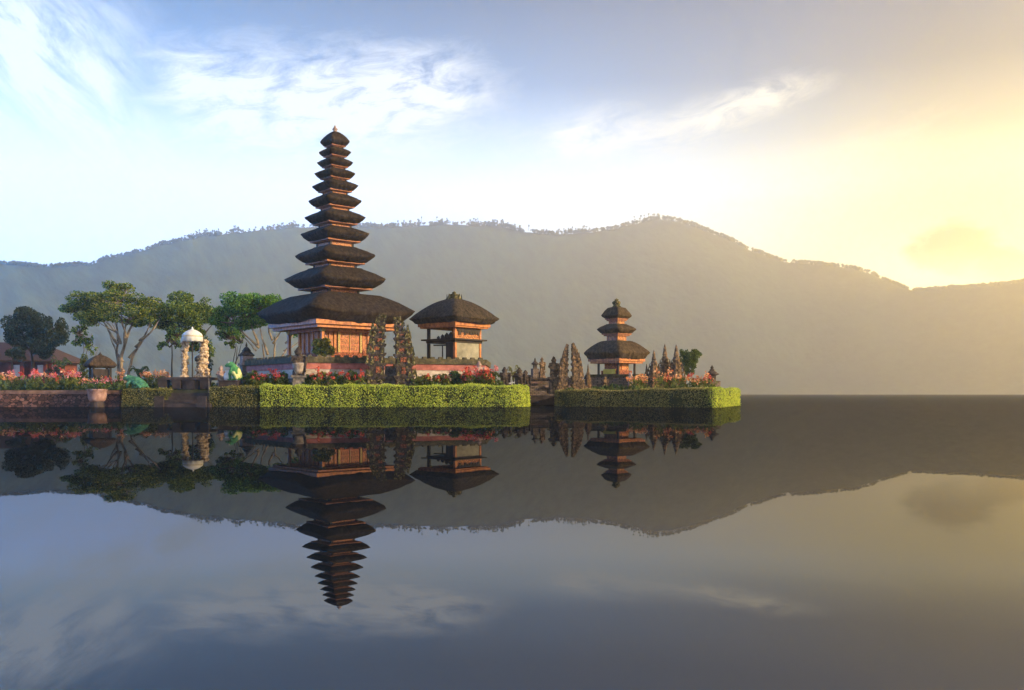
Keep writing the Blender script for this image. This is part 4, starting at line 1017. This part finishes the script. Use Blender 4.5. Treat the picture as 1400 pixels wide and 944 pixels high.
MB().lathe([(.04, -.14), (.11, -.10), (.13, 0), (.10, .09), (.03, .13), (0, .17)], (0, 0, zb_), 12).build('lantern_body', 'paint_black', bl, True)
po = MB().tube([(0, 0, -.3), (0, 0, Zc(518, 46))], .022, 8).build('marker_post', 'stone_grey', None, loc=(X(285.5, 46.0), 46.0, 0))
tag(po, 'thin pale post at the water beside the dark landing', 'post')

# frogs
def frog(name, label, loc, rz, s_, mg, mb_, group, crouch=False):
    t = thing(name, label, 'frog statue', loc, rz, group)
    k_ = s_
    def V(*a): return tuple(np.array(a)*k_)
    if not crouch:   # sits upright, head forward (-x)
        body = [('t', [V(.18, 0, .26), V(.10, 0, .52), V(-.08, 0, .78)], [.25*k_, .24*k_, .18*k_]), ('b', V(-.24, 0, .84), V(.24, .20, .13)), ('b', V(-.40, 0, .80), V(.13, .15, .08)),
                ('b', V(-.18, -.13, .96), V(.075, .06, .075)), ('b', V(-.18, .13, .96), V(.075, .06, .075))]
        for sg in (-1, 1):
            body += [('t', [V(-.06, sg*.18, .62), V(-.13, sg*.26, .36), V(-.12, sg*.22, .06)], [.085*k_, .075*k_, .055*k_]), ('b', V(-.18, sg*.22, .04), V(.12, .09, .04)),
                     ('t', [V(.26, sg*.22, .20), V(.06, sg*.36, .42), V(.30, sg*.36, .10), V(.06, sg*.36, .05)], [.14*k_, .12*k_, .085*k_, .06*k_])]
    else:
        body = [('t', [V(.35, 0, .20), V(.05, 0, .34), V(-.30, 0, .46)], [.20*k_, .25*k_, .20*k_]), ('b', V(-.48, 0, .50), V(.22, .20, .12)), ('b', V(-.40, -.13, .62), V(.07, .06, .07)), ('b', V(-.40, .13, .62), V(.07, .06, .07))]
        for sg in (-1, 1):
            body += [('t', [V(-.25, sg*.18, .36), V(-.30, sg*.28, .18), V(-.34, sg*.24, .04)], [.08*k_, .07*k_, .05*k_]), ('t', [V(.40, sg*.2, .16), V(.12, sg*.34, .26), V(.42, sg*.36, .07), V(.15, sg*.38, .04)], [.12*k_, .10*k_, .07*k_, .05*k_])]
    sculpt('body', body, .022*k_/.9, mg, t)
    ex, ez = ((-.215, .975) if not crouch else (-.435, .635))
    for sg in (-1, 1): MB().ball(V(ex, sg*.155, ez), .05*k_, 10, 8).build('eye', 'paint_white', t, True)
    return t
plf = thing('stone_plinth', 'square dark stone plinth under the bright green frog', 'plinth', (X(316, 46.4), 46.4, .84))
s_ = 46.4/F
MB().bbox(-13*s_, 12*s_, -.4, .4, 0, Zc(522, 46.4)-.84).build('plinth_block', 'block', plf)
MB().bbox(-13.8*s_, 12.8*s_, -.44, .44, Zc(522, 46.4)-.84, Zc(520.5, 46.4)-.84).build('plinth_cap', 'block', plf)
fg = frog('frog_statue', 'bright green frog statue with sunlit side coloured pale, sitting upright on a dark plinth', (X(320, 46.3), 46.3, Zc(520.5, 46.4)), R(-12), .92*.98, 'frog_green', 'frog_sunlit', 'frog statues')
k_ = .92*.98
# back, flanks and rump, their sunlight put into a paler colour
sculpt('sunlit_back', [('t', list(map(lambda p: tuple(np.array(p)*k_), [(.25, -.0, .28), (.19, -.0, .52), (.04, -.0, .74)])), [.215*k_, .18*k_, .12*k_]), ('t', [tuple(np.array(p)*k_) for p in [(.30, -.24, .22), (.16, -.37, .40), (.34, -.37, .12)]], [.135*k_, .11*k_, .08*k_])], .022, 'frog_sunlit', fg)
MB().lathe([(.10, 0), (.17, .06), (.19, .2), (.15, .34), (.09, .4), (.12, .46), (.12, .48)], tuple(np.array((-.30, -.08, .0))), 14).build('water_jar', 'paint_white', fg, True)
frog('frog_statue', 'dark green crouching frog statue on the hedge block by the rubble wall', (X(186, 45.9), 45.9, Zc(532, 45.4)+.02), R(-10), .98, 'frog_deep', 'frog_deep', 'frog statues', True)

# little roofed shrine left of the terrace
sr = thing('roofed_shrine', 'small pink stone shrine with a dark pointed tiered roof behind the green frog', 'shrine', (X(337, 53), 53, GZ), R(30))
s_ = 53/F
zs = lambda py: Zc(py, 53)-GZ
MB().bbox(-.3, .3, -.3, .3, 0, zs(500)).build('pedestal', 'stone_grey', sr)
MB().bbox(-.38, .38, -.38, .38, zs(500), zs(497)).build('ledge', 'stone_pink', sr)
MB().bbox(-.3, .3, -.3, .3, zs(497), zs(487)).build('cella', 'stone_pink', sr)
rf = MB(); rf.lathe([(.5, 0), (.52, .04), (.30, .22), (.26, .26), (.30, .28), (.14, .46), (.05, .52), (.07, .58), (.0, .80)], (0, 0, zs(487)), 4, rot=math.pi/4); rf.build('roof', 'stone_dark', sr)

# ------------------------------------------------------------------ the islet: three-tier pagoda, gates, spires
YI = 57.0; s_ = YI/F
zi = lambda py: Zc(py, YI)
IZ = .62
itz = zi(514)
ip = [pt(803, 53.5), pt(868, 52.5), pt(900, 56), pt(880, 62), pt(800, 62)]
it = thing('islet_terrace', 'low dark stone terrace under the three-tier pagoda', 'terrace', (X(845, YI), YI, IZ))
prism(MB(), [(x-it.location.x, y-it.location.y) for x, y in ip], -.2, itz-IZ-.13).build('terrace_wall', 'masonry', it)
prism(MB(), [(x-it.location.x, y-it.location.y) for x, y in offs(ip, .1)], itz-IZ-.13, itz-IZ).build('coping', 'coping', it)
pg = thing('pagoda', 'small pagoda of three thatched roofs with a mossy finial on the islet', 'pagoda', (X(843, YI), YI, 0), R(44))
T3 = [(432.8, 419.5, 436.0, 21.0), (451.0, 443.5, 456.5, 27.0), (483.5, 466.5, 491.5, 45.5)]
for i, (yt, y0, y1, hw) in enumerate(T3):
    roof(hw*s_, zi(yt), zi(y0), zi(y1), 'thatch_brown', pg, top=(.22, .46, .42)[i], inner=.72 if i < 2 else .82, lift=.03)
for i in range(2):
    yt, y0, y1, hw = T3[i]; lo = T3[i+1]; q = hw*s_/math.sqrt(2)
    zb = zi(y1); zl = zi(lo[1])-.05; b_ = q*(.52 if i == 0 else .50)
    bd = MB().bbox(-b_, b_, -b_, b_, zl, zb+.02).build('tier_body', 'carved_wood', pg)
    fr = MB(); square_frame(fr, q*.76, zb-.07, zb+.02, .15); square_frame(fr, q*.66, zb-.15, zb-.074, .12); fr.build('beam_frame', 'beam', bd)
MB().lathe([(.12, -.05), (.26, .03), (.18, .10), (.24, .2), (.27, .28), (.16, .36), (.1, .39), (.13, .43), (.0, .52)], (0, 0, zi(420)), 10, jit=.12).build('finial', 'stone_moss', pg, True)
q = 45.5*s_/math.sqrt(2); zb = zi(491.5)
fr = MB(); square_frame(fr, q*.86, zb-.14, zb+.02, .22); square_frame(fr, q*.79, zb-.26, zb-.144, .18); fr.build('eave_beam', 'orange_wood', pg)
MB().bbox(-q*.76, q*.76, -q*.76, q*.76, zb-.10, zb-.05).build('ceiling_boards', 'dark_wood', pg)
ph = 24.5*s_/math.sqrt(2)*1.0
for a_, b_ in ((-1, -1), (1, -1), (1, 1), (-1, 1)): MB().bbox(a_*ph-.05, a_*ph+.05, b_*ph-.05, b_*ph+.05, itz+.002, zb-.264).build('post', 'dark_wood', pg)
c_ = 16.5*s_/math.sqrt(2)
MB().bbox(-c_, c_, -c_, c_, itz+.30, zb-.09).build('shrine_wall', 'carved_wood', pg)
MB().bbox(-c_-.14, c_+.14, -c_-.14, c_+.14, itz+.002, itz+.298).build('plinth', 'brick_red', pg)
MB().bbox(-c_*.4, c_*.4, -c_-.05, -c_-.003, itz+.34, zb-.34).build('door', 'red_door', pg)
MB().bbox(-c_-.18, -c_-.145, -c_*.9, c_*.9, itz+.1, itz+.38).build('altar_cloth', 'yellow_cloth', pg)

WI = (1.1, .95, .86, .78, .68, .54, .40, .27, .17, .08)
YS = 49.5; sS = YS/F
gm = ('stone_brown', None, 'stone_brown')
split_gate('split_gate', 'narrow spired islet gate half with a slim figure close to its left side', (X(770, YS), YS, IZ), R(10), -1, Zc(472, YS)-IZ, 13.5*sS, 'islet split gate', gm, False, WI)
split_gate('split_gate', 'spired islet gate half with long stepped right edge, nearest the small pagoda', (X(790, YS), YS, IZ), R(10), 1, Zc(471, YS)-IZ, 17*sS, 'islet split gate', gm, False, WI)
def spire(name, label, px, yt, wpx, Y, group, mats=('stone_brown', 'brick_red'), cat='spire', z0=IZ, rz=.5):
    s_ = Y/F; t = thing(name, label, cat, (X(px, Y), Y, z0), rz, group)
    h = Zc(yt, Y)-z0; w = wpx*s_
    core, orn, ins = MB(), MB(), MB()
    z = 0; lv = 7
    for i in range(lv):
        u = i/lv; w_ = w*(1-.62*u**2.0)*.80; dz = h*.62/lv
        core.box((0, 0, z+dz*.40), (w_*.84, w_*.84, dz*.8), 0, .96); core.box((0, 0, z+dz*.9), (w_, w_, dz*.199))
        if i < 4:
            if name == 'stone_pillar': MB().box((0, -w_*.43, z+dz*.42), (w_*.36, .03, dz*.5)).build('brick_inset', mats[1], t)
        for k_ in range(4):
            a = k_*math.pi/2+math.pi/4; orn.box((.66*w_*math.cos(a), .66*w_*math.sin(a), z+dz*1.2), (w_*.22, w_*.2, dz*1.15), a, .2)
            a = k_*math.pi/2; orn.box((.5*w_*math.cos(a), .5*w_*math.sin(a), z+dz*1.15), (.05, w_*.3, dz*.6), a, .3)
        for k_ in range(12):
            a = rng.uniform(0, 6.28); orn.ball((.5*w_*math.cos(a), .5*w_*math.sin(a), z+dz*rng.random()), rng.uniform(.05, .11)*w, 6, 4, .3)
        z += dz
    core.lathe([(w*.24, h*.60), (w*.20, h*.66), (w*.24, h*.68), (w*.13, h*.76), (w*.15, h*.78), (w*.09, h*.86), (w*.10, h*.875), (w*.05, h*.95), (.0, h)], n=8)
    core.build('spire_body', mats[0], t); struct(orn.build('carved_ornament', mats[0], t), 'stuff')
    return t
spire('stone_spire', 'shorter carved stone spire, nearest the small pagoda of the three on the islet', 894, 478, 21, 52, 'islet spires')
spire('stone_spire', 'tallest carved stone spire, the middle of the three on the islet', 909, 469.5, 22, 53, 'islet spires')
spire('stone_spire', 'carved stone spire standing next to the green vase-shaped bush on the islet', 924.5, 470.5, 24, 52.5, 'islet spires')
statue('tall_figure', 'tall slim carved figure close to the left side of the islet split gate', (X(757, 49.8), 49.8, IZ), R(15), Zc(487, 49.8)-IZ, 'stone_brown', 'stone_brown', 'slim figures by the bridge', None, .45, True, .8)
statue('tall_figure', 'tall slim carved figure standing free on the bridge wall', (X(741, 54), 54, Zc(517, 54)), R(15), Zc(488, 54)-Zc(517, 54), 'stone_brown', 'stone_brown', 'slim figures by the bridge', None, .3, True, .85)
spire('stone_pillar', 'low stepped pillar beside the right foot of the islet split gate', 804, 497, 10, 50.5, 'islet low pillars')
spire('stone_pillar', 'low stepped pillar between the small pagoda and the shorter spire', 884, 497, 11, 52.2, 'islet low pillars')
statue('guardian_statue', 'small pinkish guardian figure before the right corner of the small pagoda', (X(862, 51.5), 51.5, IZ), R(25), (521-491)*sc(51.5), 'stone_pink', 'stone_brown', 'guardian statues', None, .4)
statue('guardian_statue', 'small brown guardian figure before the left corner of the small pagoda', (X(827, 51.5), 51.5, IZ), R(5), (521-496)*sc(51.5), 'stone_brown', 'stone_brown', 'guardian statues', None, .4)
# stone lantern at the right tip of the islet
ln = thing('stone_lantern', 'dark stone lantern with a pointed cap at the right tip of the islet', 'lantern', (X(973.5, 47.5), 47.5, IZ), R(20))
s_ = 47.5/F
zl = lambda py: Zc(py, 47.5)-IZ
MB().bbox(-.3, .3, -.3, .3, 0, zl(521)).build('base', 'masonry', ln)
MB().bbox(-.14, .14, -.14, .14, zl(521), zl(513)).build('lamp_house', 'stone_dark', ln)
MB().lathe([(.13, 0), (.30, .07), (.31, .11), (.17, .22), (.10, .28), (.12, .31), (.06, .36), (.075, .42), (.03, .5), (0, .56)], (0, 0, zl(514.5)), 12, sq=4).build('cap', 'stone_dark', ln, True)
l2 = copy_tree(ln); l2.location = (X(731.5, 54), 54, Zc(517, 54)); l2.scale = (.62, .62, .80)
l2['label'] = 'slender little stone lantern standing on the bridge wall between the islands'

# bridge between the islands
br = thing('stone_bridge', 'low brick bridge wall between the two islands, with dark footing', 'bridge', (X(744, 54), 54, 0))
xb = lambda px: X(px, 54)-X(744, 54)
MB().bbox(xb(712), xb(783), -.4, .8, .55, Zc(519.5, 54)).build('brick_wall', 'masonry', br)
MB().bbox(xb(711), xb(784), -.5, .9, Zc(519.5, 54), Zc(517, 54)).build('coping', 'stone_dark', br)
MB().bbox(xb(722), xb(783), -.48, .75, -.4, .55-.002).build('footing', 'block', br)
MB().bbox(xb(714), xb(742), -.56, -.503, Zc(524.5, 54), Zc(522, 54)).build('pale_ledge', 'wall_cap', br)
MB().bbox(xb(745), xb(783), -.62, -.403, Zc(530, 54), Zc(528, 54)).build('ledge', 'stone_pink', br)
rl = thing('white_rail', 'thin pale rail running behind the dark figures to the bridge', 'rail', (X(705, 53.5), 53.5, 0))
MB().bbox(X(670, 53.5)-X(705, 53.5), X(716, 53.5)-X(705, 53.5), -.03, .03, Zc(524, 53.5), Zc(522.6, 53.5)).build('rail_bar', 'paint_white', rl)
for px in (672, 698): MB().bbox(X(px, 53.5)-X(705, 53.5)-.03, X(px, 53.5)-X(705, 53.5)+.03, -.028, .028, -.3, Zc(524, 53.5)).build('post', 'paint_white', rl)
